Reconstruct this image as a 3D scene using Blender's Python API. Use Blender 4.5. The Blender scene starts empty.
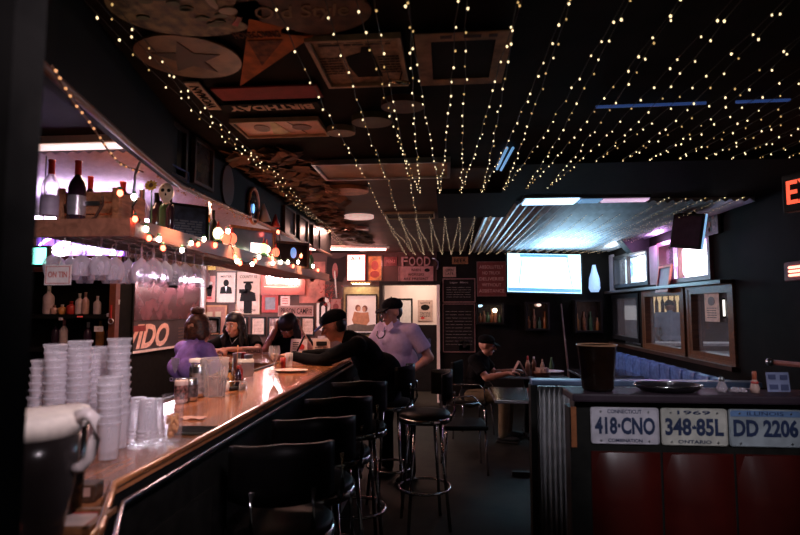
import bpy, bmesh, math, random
from mathutils import Vector, Matrix, Euler
random.seed(11)
PI = math.pi
sc = bpy.context.scene
COL = sc.collection

# ---------------------------------------------------------------- camera, world, lights, exposure
H, FPX = 1.55, 533.0
PSI, TH = math.radians(4.92), math.radians(4.345)
cam_d = bpy.data.cameras.new('camera'); cam = bpy.data.objects.new('camera', cam_d); COL.objects.link(cam)
cam.location = (0, 0, H); cam.rotation_euler = (PI/2 + TH, 0, PSI)
cam_d.sensor_width = 36; cam_d.lens = 36*FPX/800; cam_d.clip_start = .05
cam_d.dof.use_dof = True; cam_d.dof.focus_distance = 5.2; cam_d.dof.aperture_fstop = 3.2
sc.camera = cam
sc.view_settings.view_transform = 'Standard'; sc.view_settings.look = 'None'
sc.view_settings.gamma = 1; sc.view_settings.exposure = 0.0; sc.view_settings.use_curve_mapping = False
sc.cycles.use_denoising = True
sc.cycles.sample_clamp_indirect = 4.0
sc.cycles.transparent_max_bounces = 24
w = bpy.data.worlds.new('room_ambience'); sc.world = w; w.use_nodes = True
w.node_tree.nodes['Background'].inputs[0].default_value = (1.0, .9, .82, 1)
w.node_tree.nodes['Background'].inputs[1].default_value = .03

def light(name, kind, loc, power, col, size=.3, rot=(0,0,0), size_y=None, spot=None):
    d = bpy.data.lights.new(name, kind); d.energy = power; d.color = col
    if kind == 'AREA':
        d.size = size
        if size_y: d.shape = 'RECTANGLE'; d.size_y = size_y
    else: d.shadow_soft_size = size
    if kind == 'SPOT' and spot: d.spot_size = spot; d.spot_blend = .7
    o = bpy.data.objects.new(name, d); COL.objects.link(o); o.location = loc; o.rotation_euler = rot
    return o
WARM = (1, .55, .32); PINK = (1, .36, .28); HOT = (1, .62, .55)
def aim(loc, to): return (Vector(to)-Vector(loc)).to_track_quat('-Z', 'Y').to_euler()
# lights added to brighten the bar: spots at the bulkhead, areas behind it
for y_, p_ in ((1.75, 8), (2.45, 36), (3.2, 44), (3.95, 46), (4.7, 40)):
    light('added_bar_spot', 'SPOT', (-1.27 if y_ > 2 else -1.13, y_, 2.15), p_*1.6, (1,.60,.42) if y_ > 2 else (1,.74,.70), .02, (0,0,0), spot=math.radians(62))
light('added_bar_light', 'AREA', (-1.75, 3.0, 2.42), 16, (1,.56,.38), .25, (0,0,0), 1.2)
light('added_bar_light', 'AREA', (-1.75, 4.4, 2.42), 16, (1,.54,.36), .3, (0,0,0), 1.2)
# area lights added over the drinkers' corner and the picture wall
light('added_corner_light', 'AREA', (-2.4, 6.5, 2.44), 55, (1,.50,.38), .5, (math.radians(12),0,0), .3)
light('added_corner_light', 'AREA', (-3.3, 7.3, 2.44), 25, (1,.50,.38), .4, (math.radians(15),0,0), .3)
light('added_corner_light', 'AREA', (-1.25, 6.0, 2.44), 20, (1,.52,.42), .25, (math.radians(-5),0,0), .25)
light('pink_bulb_light', 'POINT', (-1.75, 7.7, 2.3), 10, (1,.30,.22), .05)
light('pink_bulb_light', 'POINT', (-1.5, 5.9, 2.33), 1.6, (1,.36,.2), .04)
light('pink_bulb_light', 'POINT', (-1.15, 8.6, 2.33), 4, (1,.33,.3), .05)
light('added_fill_spot', 'SPOT', (.30, .15, 2.35), 125, (1,.84,.94), .12, aim((.30,.15,2.35), (-1.25,1.75,1.38)), spot=math.radians(44))  # added fill from the camera side for cups, pitcher and crate
light('added_fill_spot', 'SPOT', (-.35, 2.35, 2.42), 22, (.88,.9,1), .04, aim((-.35,2.35,2.42), (.66,3.1,.85)), spot=math.radians(20))  # added fill raking across the corrugated partition
light('added_face_spot', 'SPOT', (-1.15, 4.35, 2.2), 16, (1,.55,.42), .05, aim((-1.15,4.35,2.2), (-.52,4.95,1.42)), spot=math.radians(40))  # added to light the standing man's face
# added fill spot on the booth plates, violet spot on the standing man
light('added_fill_spot', 'SPOT', (.9, .3, 2.4), 105, (.92,.90,1), .12, aim((.9,.3,2.4), (1.0,2.4,1.12)), spot=math.radians(30))
light('violet_downlight', 'SPOT', (.55, 3.1, 2.42), 22, (.70,.60,1), .06, aim((.55,3.1,2.42), (-.45,4.98,1.25)), spot=math.radians(24))

# ---------------------------------------------------------------- pixel -> world rays (800 x 535 frame)
def ray(px, py):
    u = (px-400)/FPX; v = (267.5-py)/FPX
    f = math.cos(TH)-v*math.sin(TH); z = math.sin(TH)+v*math.cos(TH)
    return (u*math.cos(PSI)-f*math.sin(PSI), f*math.cos(PSI)+u*math.sin(PSI), z)
def atY(px, py, Y):
    x, y, z = ray(px, py); t = Y/y; return (x*t, H+z*t)          # X, Z
def atX(px, py, X):
    x, y, z = ray(px, py); t = X/x; return (y*t, H+z*t)          # Y, Z
def atZ(px, py, Z):
    x, y, z = ray(px, py); t = (Z-H)/z; return (x*t, y*t)        # X, Y

# ---------------------------------------------------------------- materials
MATS = {}
def M(name, col=(.5,.5,.5), rough=.5, metal=0, noise=.15, scale=18, emis=None, es=0, alpha=None, coat=0, bump=0, kind=None, col2=None, spec=None):
    if name in MATS: return MATS[name]
    m = bpy.data.materials.new(name); MATS[name] = m; m.use_nodes = True
    nt = m.node_tree; b = nt.nodes['Principled BSDF']
    def N(t): return nt.nodes.new(t)
    c1 = tuple(max(0, c*(1-noise)) for c in col); c2 = col2 or tuple(min(1, c*(1+noise)) for c in col)
    tc = N('ShaderNodeTexCoord')
    if kind == 'wood':
        mp = N('ShaderNodeMapping'); mp.inputs['Scale'].default_value = (9, 1.1, 9)
        nt.links.new(tc.outputs['Object'], mp.inputs[0])
        n = N('ShaderNodeTexNoise'); n.inputs['Scale'].default_value = scale*.25; n.inputs['Detail'].default_value = 6; n.inputs['Distortion'].default_value = .8
        nt.links.new(mp.outputs[0], n.inputs['Vector'])
    elif kind == 'wave':
        n = N('ShaderNodeTexWave'); n.inputs['Scale'].default_value = scale; n.inputs['Distortion'].default_value = 1.5
        nt.links.new(tc.outputs['Object'], n.inputs['Vector'])
    else:
        n = N('ShaderNodeTexNoise'); n.inputs['Scale'].default_value = scale; n.inputs['Detail'].default_value = 4
        nt.links.new(tc.outputs['Object'], n.inputs['Vector'])
    r = N('ShaderNodeValToRGB'); r.color_ramp.elements[0].color = (*c1, 1); r.color_ramp.elements[1].color = (*c2, 1)
    r.color_ramp.elements[0].position = .35; r.color_ramp.elements[1].position = .65
    nt.links.new(n.outputs[0], r.inputs[0]); nt.links.new(r.outputs[0], b.inputs['Base Color'])
    b.inputs['Roughness'].default_value = rough; b.inputs['Metallic'].default_value = metal
    if spec is not None: b.inputs['Specular IOR Level'].default_value = spec
    if coat: b.inputs['Coat Weight'].default_value = coat; b.inputs['Coat Roughness'].default_value = .12
    if bump:
        bp = N('ShaderNodeBump'); bp.inputs['Strength'].default_value = bump; bp.inputs['Distance'].default_value = .01
        nt.links.new(n.outputs[0], bp.inputs['Height']); nt.links.new(bp.outputs[0], b.inputs['Normal'])
    if emis:
        b.inputs['Emission Color'].default_value = (*emis, 1); b.inputs['Emission Strength'].default_value = es
    if alpha is not None: b.inputs['Alpha'].default_value = alpha
    return m
def glassy(name, col=(1,1,1), base=.06, edge=.75, rough=.03, body=(.9,.9,.95), milk=0):
    """thin clear wall: mostly see-through, more reflective towards the edge"""
    m = bpy.data.materials.new(name); MATS[name] = m; m.use_nodes = True; nt = m.node_tree
    for n in list(nt.nodes): nt.nodes.remove(n)
    out = nt.nodes.new('ShaderNodeOutputMaterial'); mix = nt.nodes.new('ShaderNodeMixShader')
    tr = nt.nodes.new('ShaderNodeBsdfTransparent'); tr.inputs[0].default_value = (*col, 1)
    gl = nt.nodes.new('ShaderNodeBsdfPrincipled'); gl.inputs['Base Color'].default_value = (*body, 1)
    gl.inputs['Roughness'].default_value = rough; gl.inputs['Metallic'].default_value = 0 if milk else .6
    lw = nt.nodes.new('ShaderNodeLayerWeight'); lw.inputs[0].default_value = .35
    mr = nt.nodes.new('ShaderNodeMapRange'); mr.inputs['To Min'].default_value = base; mr.inputs['To Max'].default_value = edge
    nt.links.new(lw.outputs['Facing'], mr.inputs['Value']); nt.links.new(mr.outputs[0], mix.inputs[0])
    nt.links.new(tr.outputs[0], mix.inputs[1]); nt.links.new(gl.outputs[0], mix.inputs[2]); nt.links.new(mix.outputs[0], out.inputs[0])
    return m
black = M('black_paint', (.008,.007,.006), .5, noise=.3, spec=.25)
matte_black = M('matte_black', (.006,.0055,.005), .8, noise=.3, spec=.1)
char = M('charcoal_metal', (.03,.03,.032), .35, .3)
chrome = M('chrome', (.75,.75,.78), .12, 1, noise=.05)
steel = M('brushed_steel', (.5,.5,.53), .3, 1, noise=.1)
darkwood = M('dark_stained_wood', (.06,.026,.014), .4, kind='wood', noise=.4, scale=14, coat=.3)
midwood = M('brown_wood', (.24,.10,.04), .42, kind='wood', noise=.35, scale=14, coat=.2)
barwood = M('varnished_bar_wood', (.33,.12,.05), .20, kind='wood', noise=.42, scale=10, coat=.6, bump=.04)
cratewood = M('crate_pine', (.42,.17,.08), .6, kind='wood', noise=.35, scale=16)
ceil_m = M('ceiling_paint', (.013,.009,.007), .75, spec=.1, noise=.35, scale=5)
ceil_br = M('stained_ceiling_board', (.06,.028,.016), .6, noise=.4, scale=3)
wall_bk = M('back_wall_paint', (.07,.022,.016), .6, noise=.4, scale=3)
wall_dk = M('dark_wall_panel', (.008,.0065,.0055), .7, noise=.35, scale=4, spec=.08)
wall_l = M('glossy_side_wall', (.055,.022,.024), .22, noise=.5, scale=2.5, coat=.5)
floor_m = M('worn_floor_tile', (.007,.0065,.0045), .55, noise=.5, scale=6, bump=.15, spec=.12)
white = M('white_card', (.72,.66,.62), .6, noise=.06)
cream = M('cream_paper', (.62,.50,.40), .6, noise=.12, scale=8)
tan = M('aged_paper', (.34,.24,.15), .7, noise=.2, scale=8)
ink = M('dark_ink', (.012,.009,.009), .7, spec=.1)
redp = M('red_paint', (.42,.03,.025), .45)
dred = M('deep_red_paint', (.16,.015,.015), .5)
bluep = M('blue_paint', (.04,.09,.33), .45)
yellow = M('yellow_paint', (.55,.36,.08), .5)
orange = M('orange_paint', (.50,.17,.05), .5, noise=.3, scale=12)
greenp = M('green_paint', (.05,.20,.08), .5)
pinkp = M('pink_paint', (.50,.16,.15), .5, noise=.2)
purplep = M('purple_paint', (.20,.08,.36), .5)
gold = M('gold_trim', (.6,.38,.12), .3, .9)
skin = M('skin', (.58,.27,.18), .5, noise=.08, scale=10)
skin_d = M('tanned_skin', (.45,.19,.12), .5, noise=.08, scale=10)
hair_br = M('auburn_hair', (.09,.028,.014), .45, noise=.5, scale=60)
hair_bk = M('black_hair', (.012,.008,.008), .4, noise=.5, scale=60)
cloth_bk = M('black_cloth', (.006,.0055,.006), .9, noise=.3, scale=40, spec=.05)
cloth_pu = M('violet_cotton', (.40,.22,.62), .85, noise=.12, scale=30)
cloth_li = M('lilac_polo_cotton', (.40,.29,.42), .85, noise=.08, scale=30)
cloth_lb = M('pale_blue_cotton', (.34,.42,.58), .85, noise=.08)
khaki = M('khaki_cotton', (.10,.07,.035), .9)
denim = M('dark_denim', (.015,.016,.025), .9)
vinyl_red = M('red_vinyl', (.045,.004,.003), .30, noise=.2, scale=5, coat=.3)
vinyl_bk = M('black_vinyl', (.004,.0035,.0035), .45, noise=.2, spec=.10)
vinyl_bl = M('blue_lit_vinyl', (.14,.24,.55), .25, noise=.2, coat=.5)  # blue light on the bench back put into its colour
foam = M('cream_foam', (.92,.80,.70), .7, noise=.1, scale=60)
stout = M('dark_stout', (.006,.004,.0035), .2, spec=.2)
glass = glassy('clear_glass', base=.12, edge=.9)
cupm = glassy('frosted_plastic_cup', base=.26, edge=.75, rough=.3, body=(.86,.80,.86), milk=1)
pitcher_m = glassy('clear_plastic_pitcher', base=.22, edge=.85, rough=.15, body=(.85,.78,.76), milk=1)
amber_m = glassy('amber_plastic', col=(.10,.045,.025), base=.25, edge=.7, rough=.15, body=(.12,.05,.03), milk=1)
pane_m = glassy('window_glass', base=.03, edge=.5)
water_m = glassy('iced_water', col=(.8,.75,.75), base=.15, edge=.4, rough=.05)
def E(name, col, s): return M(name, tuple(min(1, c*.5) for c in col), .4, emis=col, es=s, noise=0)
e_warm = E('warm_fairy_bulb', (1,.76,.42), 2.0)
e_far = E('far_fairy_bulb', (1,.70,.40), .75)
e_dim = E('dim_fairy_bulb', (1,.62,.22), .8)
e_wht = E('white_bulb', (1,.86,.68), 22)
e_red = E('red_bulb', (1,.10,.05), 14)
e_neonw = E('white_neon', (1,.86,1), 34)
e_neonp = E('purple_neon', (.50,.18,1), 24)
e_neonr = E('red_neon', (1,.10,.07), 12)
e_neonb = E('blue_neon', (.25,.6,1), 9)
e_teal = E('teal_neon', (.25,1,.8), 3)
for n in ('warm_fairy_bulb','dim_fairy_bulb','far_fairy_bulb'):
    MATS[n].cycles.emission_sampling = 'NONE'

# ---------------------------------------------------------------- mesh building
def R3(rx=0, ry=0, rz=0): return Euler((rx, ry, rz)).to_matrix()
class MB:
    def __init__(s): s.v = []; s.f = []; s.sm = []
    def add(s, vs, fs, smooth=False, m=None):
        o = len(s.v)
        for p in vs:
            p = Vector(p)
            s.v.append(tuple(m @ p) if m is not None else tuple(p))
        for f in fs: s.f.append(tuple(i+o for i in f)); s.sm.append(smooth)
        return s
    def box(s, c, d, rot=None, bev=0, taper=1):
        x, y, z = d[0]/2, d[1]/2, d[2]/2; c = Vector(c)
        if bev <= 0:
            P = [(-x,-y,-z),(x,-y,-z),(x,y,-z),(-x,y,-z),(-x*taper,-y*taper,z),(x*taper,-y*taper,z),(x*taper,y*taper,z),(-x*taper,y*taper,z)]
            F = [(0,3,2,1),(4,5,6,7),(0,1,5,4),(1,2,6,5),(2,3,7,6),(3,0,4,7)]
            P = [c + (rot @ Vector(p) if rot else Vector(p)) for p in P]
            return s.add(P, F)
        bm = bmesh.new(); bmesh.ops.create_cube(bm, size=1)
        for v in bm.verts: v.co = Vector((v.co.x*d[0], v.co.y*d[1], v.co.z*d[2]))
        bmesh.ops.bevel(bm, geom=bm.edges[:], offset=min(bev, min(d)*.49), segments=2, affect='EDGES', profile=.6)
        P = [c + (rot @ v.co if rot else v.co) for v in bm.verts]; F = [[v.index for v in f.verts] for f in bm.faces]
        bm.free(); return s.add(P, F)
    def lathe(s, prof, c=(0,0,0), n=24, rot=None, closed=True, smooth=True):
        """prof: list of (r, z) bottom to top"""
        c = Vector(c); P = []; F = []
        for r, z in prof:
            for i in range(n):
                a = 2*PI*i/n; p = Vector((r*math.cos(a), r*math.sin(a), z)); P.append(c + (rot @ p if rot else p))
        for k in range(len(prof)-1):
            for i in range(n):
                j = (i+1) % n; F.append((k*n+i, k*n+j, (k+1)*n+j, (k+1)*n+i))
        if closed:
            F.append(tuple(reversed(range(n)))); F.append(tuple(range((len(prof)-1)*n, len(prof)*n)))
        return s.add(P, F, smooth)
    def cone(s, p0, p1, r0, r1=None, n=12, smooth=True):
        r1 = r0 if r1 is None else r1
        p0, p1 = Vector(p0), Vector(p1); d = p1-p0
        q = d.to_track_quat('Z', 'Y').to_matrix()
        return s.lathe([(r0, 0), (r1, d.length)], p0, n, q, True, smooth)
    def ball(s, c, r, n=12, rot=None):
        if not hasattr(r, '__len__'): r = (r, r, r)
        c = Vector(c); k = max(6, n*2//3); P = []; F = []
        P.append(c + (rot @ Vector((0,0,-r[2])) if rot else Vector((0,0,-r[2]))))
        for a in range(1, k):
            t = -PI/2 + PI*a/k
            for i in range(n):
                u = 2*PI*i/n; p = Vector((r[0]*math.cos(t)*math.cos(u), r[1]*math.cos(t)*math.sin(u), r[2]*math.sin(t)))
                P.append(c + (rot @ p if rot else p))
        P.append(c + (rot @ Vector((0,0,r[2])) if rot else Vector((0,0,r[2]))))
        for i in range(n): F.append((0, 1+(i+1) % n, 1+i))
        for a in range(k-2):
            for i in range(n):
                j = (i+1) % n; F.append((1+a*n+i, 1+a*n+j, 1+(a+1)*n+j, 1+(a+1)*n+i))
        L = len(P)-1
        for i in range(n): F.append((L, L-n+i, L-n+(i+1) % n))
        return s.add(P, F, True)
    def cap(s, p0, p1, r0, r1=None, n=12):
        r1 = r0 if r1 is None else r1
        s.cone(p0, p1, r0, r1, n); s.ball(p0, r0, n); s.ball(p1, r1, n); return s
    def tube(s, pts, r, n=6, closed=False, smooth=True):
        pts = [Vector(p) for p in pts]; L = len(pts); P = []; F = []
        up = Vector((0,0,1))
        for i, p in enumerate(pts):
            a = pts[(i-1) % L] if (closed or i > 0) else p; b = pts[(i+1) % L] if (closed or i < L-1) else p
            d = (b-a).normalized() if (b-a).length > 1e-9 else Vector((0,1,0))
            x = d.cross(up)
            if x.length < .05: x = d.cross(Vector((1,0,0)))
            x.normalize(); y = x.cross(d); rr = r[i] if hasattr(r, '__len__') else r
            for k in range(n):
                t = 2*PI*k/n; P.append(p + x*rr*math.cos(t) + y*rr*math.sin(t))
        for i in range(L if closed else L-1):
            j = (i+1) % L
            for k in range(n):
                m = (k+1) % n; F.append((i*n+k, i*n+m, j*n+m, j*n+k))
        if not closed: F.append(tuple(reversed(range(n)))); F.append(tuple(range((L-1)*n, L*n)))
        return s.add(P, F, smooth)
    def prism(s, poly, y0, y1, m=None):
        """poly of (x, z), extruded along y"""
        n = len(poly); P = [(x, y0, z) for x, z in poly] + [(x, y1, z) for x, z in poly]
        F = [tuple(range(n)), tuple(reversed(range(n, 2*n)))] + [(i, i+n, (i+1) % n + n, (i+1) % n) for i in range(n)]
        return s.add(P, F, False, m)
    def slab(s, poly, z0, z1):
        n = len(poly); P = [(x, y, z0) for x, y in poly] + [(x, y, z1) for x, y in poly]
        F = [tuple(reversed(range(n))), tuple(range(n, 2*n))] + [(i, (i+1) % n, (i+1) % n + n, i+n) for i in range(n)]
        return s.add(P, F)
    def mesh(s, name):
        me = bpy.data.meshes.new(name); me.from_pydata(s.v, [], s.f); me.update()
        me.polygons.foreach_set('use_smooth', s.sm); return me
    def build(s, name, mat, parent=None, label=None):
        me = s.mesh(name); me.materials.append(mat)
        bm = bmesh.new(); bm.from_mesh(me); bmesh.ops.recalc_face_normals(bm, faces=bm.faces); bm.to_mesh(me); bm.free()
        o = bpy.data.objects.new(name, me); COL.objects.link(o)
        if parent: o.parent = parent
        if label: o['label'] = label
        return o
def tag(o, label, cat, group=None):
    o['label'] = label; o['category'] = cat
    if group: o['group'] = group
    return o
def thing(name, label, cat, loc=(0,0,0), rot=(0,0,0), group=None):
    o = bpy.data.objects.new(name, None); COL.objects.link(o); o.empty_display_size = .05
    o.location = loc; o.rotation_euler = rot
    return tag(o, label, cat, group)
def struct(name, mb, mat, parent=None):
    o = mb.build(name, mat, parent)
    if not parent: o['kind'] = 'structure'
    return o
def kids(o): return [c for c in bpy.data.objects if c.parent == o]
def copy_tree(o, loc=None, rz=None, label=None, parent=None, scale=None, _map=None):
    if _map is None:
        _map = {}
        for c in COL.objects:
            if c.parent: _map.setdefault(c.parent, []).append(c)
    c = o.copy(); COL.objects.link(c)
    if parent: c.parent = parent
    if loc is not None: c.location = loc
    if rz is not None: c.rotation_euler = (o.rotation_euler[0], o.rotation_euler[1], rz)
    if scale: c.scale = (scale,)*3
    if label: c['label'] = label
    for ch in _map.get(o, []): copy_tree(ch, parent=c, _map=_map)
    return c
def frame_mb(w, h, t, d, mb=None, y=0):
    mb = mb or MB()
    mb.box((0, y, h/2-t/2), (w, d, t)); mb.box((0, y, -h/2+t/2), (w, d, t))
    mb.box((-w/2+t/2, y, 0), (t, d, h-2*t)); mb.box((w/2-t/2, y, 0), (t, d, h-2*t)); return mb
_tx = {}; BOLD = ('VIDO', '418·CNO', '348 85L', 'DD 2206', 'FOOD', 'BIRTHDAY')
def text_mb(s, size=.1, width=None, shear=0, thick=.002, bold=.012):
    """lettering mesh centred on the origin in the xz plane, facing -y"""
    bold = .035 if s in BOLD else bold; k = (s, shear)
    if k not in _tx:
        cu = bpy.data.curves.new('t', 'FONT'); cu.body = s; cu.align_x = 'CENTER'; cu.align_y = 'CENTER'; cu.size = 1; cu.extrude = .01; cu.shear = shear; cu.offset = bold
        cu.resolution_u = 3
        o = bpy.data.objects.new('t', cu); COL.objects.link(o)
        dg = bpy.context.evaluated_depsgraph_get(); me = bpy.data.meshes.new_from_object(o.evaluated_get(dg))
        vs = [tuple(v.co) for v in me.vertices]; fs = [tuple(p.vertices) for p in me.polygons]
        bpy.data.objects.remove(o); bpy.data.curves.remove(cu); bpy.data.meshes.remove(me)
        _tx[k] = (vs, fs)
    vs, fs = _tx[k]
    xs = [v[0] for v in vs]; ys = [v[1] for v in vs]; W = max(xs)-min(xs); Hh = max(ys)-min(ys)
    cx = (max(xs)+min(xs))/2; cy = (max(ys)+min(ys))/2
    sy = size/Hh; sx = (width/W) if width else sy
    mb = MB(); mb.add([((x-cx)*sx, -thick/2 if z > 0 else thick/2, (y-cy)*sy) for x, y, z in vs], fs)
    return mb
def merge(mb, other, off=(0,0,0), m=None):
    mb.add([(m @ Vector(v) if m is not None else Vector(v)) + Vector(off) for v in other.v], other.f); return mb
FR = {'back': (0,0,0), 'right': (0,0,-PI/2), 'left': (0,0,PI/2), 'ceil': (PI/2,0,0)}
def sign(name, label, cat, loc, rot, w, h, bg, frame=None, texts=(), shapes=(), d=.012, poly=None, panel='panel', group=None, mount=None):
    """board standing off its wall: local x right, z up, face at y = -d. texts: (s, u, v, size, width, mat[, shear]); shapes: (mb, mat, name)"""
    r = thing(name, label, cat, loc, rot, group)
    mb = MB()
    if poly: mb.prism(poly, -d, 0)
    else: mb.box((0, -d/2, 0), (w, d, h))
    mb.build(panel, bg, r)
    if frame: frame_mb(w+frame[0], h+frame[0], frame[0], d+.014, y=-(d+.014)/2).build('frame', frame[1], r)
    by = {}
    for t in texts:
        k = t[5]; by.setdefault(k, MB())
        merge(by[k], text_mb(t[0], t[3], t[4], t[6] if len(t) > 6 else 0), (t[1], -d-.0015, t[2]))
    for k, mb in by.items(): mb.build('lettering', k, r)
    for s, mat, nm in shapes:
        mb = MB(); mb.add([(x, y-d-.001, z) for x, y, z in s.v], s.f); mb.build(nm, mat, r)
    return r
def rect(u, v, w, h, d=.003): return MB().box((u, -d/2, v), (w, d, h))
def disc(u, v, rx, rz=None, d=.003, n=28):
    rz = rz or rx; return MB().prism([(u+rx*math.cos(2*PI*i/n), v+rz*math.sin(2*PI*i/n)) for i in range(n)], -d, 0)
def many(*mbs):
    r = MB()
    for m in mbs: r.add(m.v, m.f)
    return r
def lines(u, v, w, h, n, t=.3, seed=1):
    """rows of small print"""
    rd = random.Random(seed); r = MB(); st = h/n
    for i in range(n):
        z = v+h/2-st*(i+.5); x = u-w/2
        while x < u+w/2-.004:
            l = min(rd.uniform(.1, .35)*w, u+w/2-x); r.box((x+l*.42, -.0008, z), (l*.84, .0016, st*t)); x += l
    return r
# ================================================================ ROOM
BY = 9.0           # face of the back wall
CZ = 2.5           # ceiling
XL, XR = -4.2, 2.7
struct('floor', MB().box((1.0, 5.6, -.05), (12, 15, .1)), floor_m)
struct('ceiling', MB().box((1.0, 5.6, CZ+.06), (12, 15, .12)), ceil_m)
# ribbed metal ceiling over the booths and over the bottles: rows of half-round ribs
def ribs(x0, x1, y0, y1, z, pitch, amp):
    mb = MB(); n = int((x1-x0)/pitch); P = []; k = 4
    for i in range(n*k+1):
        x = x0 + (x1-x0)*i/(n*k); zz = z - amp*(.5+.5*math.cos(2*PI*i/k))
        P += [(x, y0, zz), (x, y1, zz), (x, y0, z+.012), (x, y1, z+.012)]
    F = []
    for i in range(n*k):
        a = i*4; b = a+4; F += [(a, b, b+1, a+1), (a+2, a+3, b+3, b+2), (a, a+2, b+2, b), (a+1, b+1, b+3, a+3)]
    F += [(0, 1, 3, 2), (n*k*4, n*k*4+2, n*k*4+3, n*k*4+1)]
    return mb.add(P, F, False)
corr = M('ribbed_zinc', (.50,.52,.56), .38, .75, noise=.25, scale=3)
corr_w = M('white_ribbed_metal', (.75,.72,.76), .4, .3, noise=.1)
o = struct('ceiling_panel', ribs(.40, 2.64, 4.75, 8.9, CZ-.012, .078, .028), corr)
o = struct('ceiling_panel', ribs(-4.1, -1.62, 2.95, 6.2, CZ-.012, .07, .02), corr_w)
# stained boards over the bar
struct('ceiling_panel', MB().box((-.55, 6.2, CZ-.006), (1.75, 5.3, .012)), ceil_br)
# low black duct box crossing the aisle ceiling and blocking the light strings
struct('ceiling_beam', MB().box((.26, 4.74, CZ-.025), (.66, 1.14, .05)).box((1.67, 3.78, CZ-.025), (2.46, .86, .05)), matte_black)
# back wall with doorway (X -1.06..-.15, Z .0..1.94), alcove (-1.8..-1.12) kept shallow, lit mirror strips right
dx0, dx1, dz1 = -1.06, -.15, 1.94
bw = MB()
bw.box(((XL+dx0)/2-.1, BY+.1, 1.25), (dx0-XL+.2, .2, 2.5)); bw.box(((dx0+dx1)/2, BY+.1, (2.5+dz1)/2), (dx1-dx0, .2, 2.5-dz1))
struct('wall_back', bw, wall_bk)
wb = MB()
wb.box(((dx1+XR)/2+.1, BY+.1, 1.25), (XR-dx1+.2, .2, 2.5))
struct('wall_back_dark', wb, wall_dk)
# left side wall: glossy upper, black lower
struct('wall_left', MB().box((XL-.1, 5.0, 1.72), (.2, 8.4, 1.56)), wall_l)
struct('wall_left_lower', MB().box((XL-.1, 5.0, .47), (.2, 8.4, .94)), matte_black)
struct('trim_1', MB().box((XL+.02, 6.9, .955), (.05, 4.0, .03)), M('pale_trim', (.55,.42,.36), .4))
struct('trim_2', MB().box((XL+.03, 8.88, 1.72), (.06, .07, 1.56)), white)
struct('trim_3', MB().box((XL+.03, 8.98-.02, 1.72), (.02, .03, 1.56)), M('brass_strip', (.5,.3,.12), .3, .8))
# right side wall: lower, band between windows rows, upper; openings left as real holes
rw = MB()
def rwall(y0, y1, z0, z1): rw.box((XR+.06, (y0+y1)/2, (z0+z1)/2), (.12, y1-y0, z1-z0))
OP = [(7.75, 8.95, 1.06, 1.76), (6.35, 7.55, 1.02, 1.76), (5.30, 6.18, 1.03, 1.76)]      # interior windows
HW = [(7.3, 8.75, 1.86, 2.36), (5.62, 6.95, 1.84, 2.36)]                                    # bright high windows
rwall(-1, 9.2, 0, 1.0); rwall(-1, 5.3, 1.0, 2.5); rwall(5.3, 9.2, 2.36, 2.5); rwall(5.3, 9.2, 1.76, 1.85)
ys = [5.3]+[]
for a, b in ((6.18, 6.35), (7.55, 7.75), (8.95, 9.2)): rwall(a, b, 1.0, 1.76)
for a, b in ((5.3, 5.62), (6.95, 7.3), (8.75, 9.2)): rwall(a, b, 1.85, 2.36)
struct('wall_right', rw, wall_dk)
struct('wall_side_room', MB().box((7.6, 8.0, 1.25), (.1, 9, 2.5)).box((5.2, 12.6, 1.25), (4.9, .1, 2.5)).box((5.2, 3.6, 1.25), (4.9, .1, 2.5)), wall_dk)
# purple-lit pilaster faces between the high windows
pil_m = M('pale_plaster_block', (.45,.38,.42), .6, noise=.15, scale=6)
struct('trim_4', MB().box((XR-.01, 7.12, 2.10), (.03, .28, .50)), pil_m)
struct('trim_5', MB().box((XR-.01, 8.9, 2.1), (.03, .22, .62)), pil_m)
# sloping ledge shelf under the high windows
struct('trim_6', MB().box((XR-.06, 7.1, 1.80), (.14, 3.7, .035)), darkwood)
struct('trim_7', MB().box((XR-.03, 7.1, .985), (.09, 3.75, .04)), darkwood)
# doorway: frame, half door, lit kitchen corridor beyond
df = MB(); df.box((dx0-.03, BY-.03, dz1/2), (.06, .1, dz1)); df.box(((dx0+dx1)/2, BY-.03, dz1+.03), (dx1-dx0+.12, .1, .06))
struct('door_frame', df, black)
struct('door_jamb', MB().box((dx1+.02, BY-.03, dz1/2), (.05, .1, dz1)), M('cream_door_jamb', (.85,.72,.62), .5, noise=.04))
cw = M('corridor_plaster', (.82,.66,.58), .6, noise=.08, scale=2)
k = MB(); k.box((-.6, 10.9, 1.25), (2.8, .1, 2.5)); k.box((-1.95, 10.0, 1.25), (.1, 1.8, 2.5)); k.box((.75, 10.0, 1.25), (.1, 1.8, 2.5))
struct('wall_corridor', k, cw)
dd = thing('half_door', 'black swinging half door closing the lower part of the bright doorway', 'door', ((dx0+dx1)/2+.02, BY-.02, .14))
MB().box((0, 0, .58), (.86, .04, 1.10), bev=.01).build('panel', black, dd)
MB().box((.18, -.025, .72), (.3, .01, .36)).build('inset_panel', M('navy_paint', (.03,.04,.09), .4), dd)
MB().cone((-.34, -.03, .62), (-.34, -.03, .72), .012).build('handle', steel, dd)
light('corridor_light', 'AREA', (-.5, 10.0, 2.4), 30, (1,.74,.62), .8)
sign('corridor_poster', 'paper notice with a large dark seal on the corridor wall beyond the doorway', 'poster', (-.42, 10.84, 1.5), FR['back'], .30, .42, M('pinkish_paper', (.5,.34,.28), .6),
     texts=[('NOTICE', 0, .15, .035, .2, ink)], shapes=[(disc(0, .06, .09, .06), ink, 'print'), (lines(0, -.08, .22, .10, 4, .4, 3), ink, 'small_print'), (disc(-.05, -.15, .04, .025), redp, 'print')])
sign('corridor_picture', 'black framed pale panel hanging in the corridor beside the capped man', 'picture', (-.82, 10.84, 1.42), FR['back'], .26, .62, white, frame=(.03, black))

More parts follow.
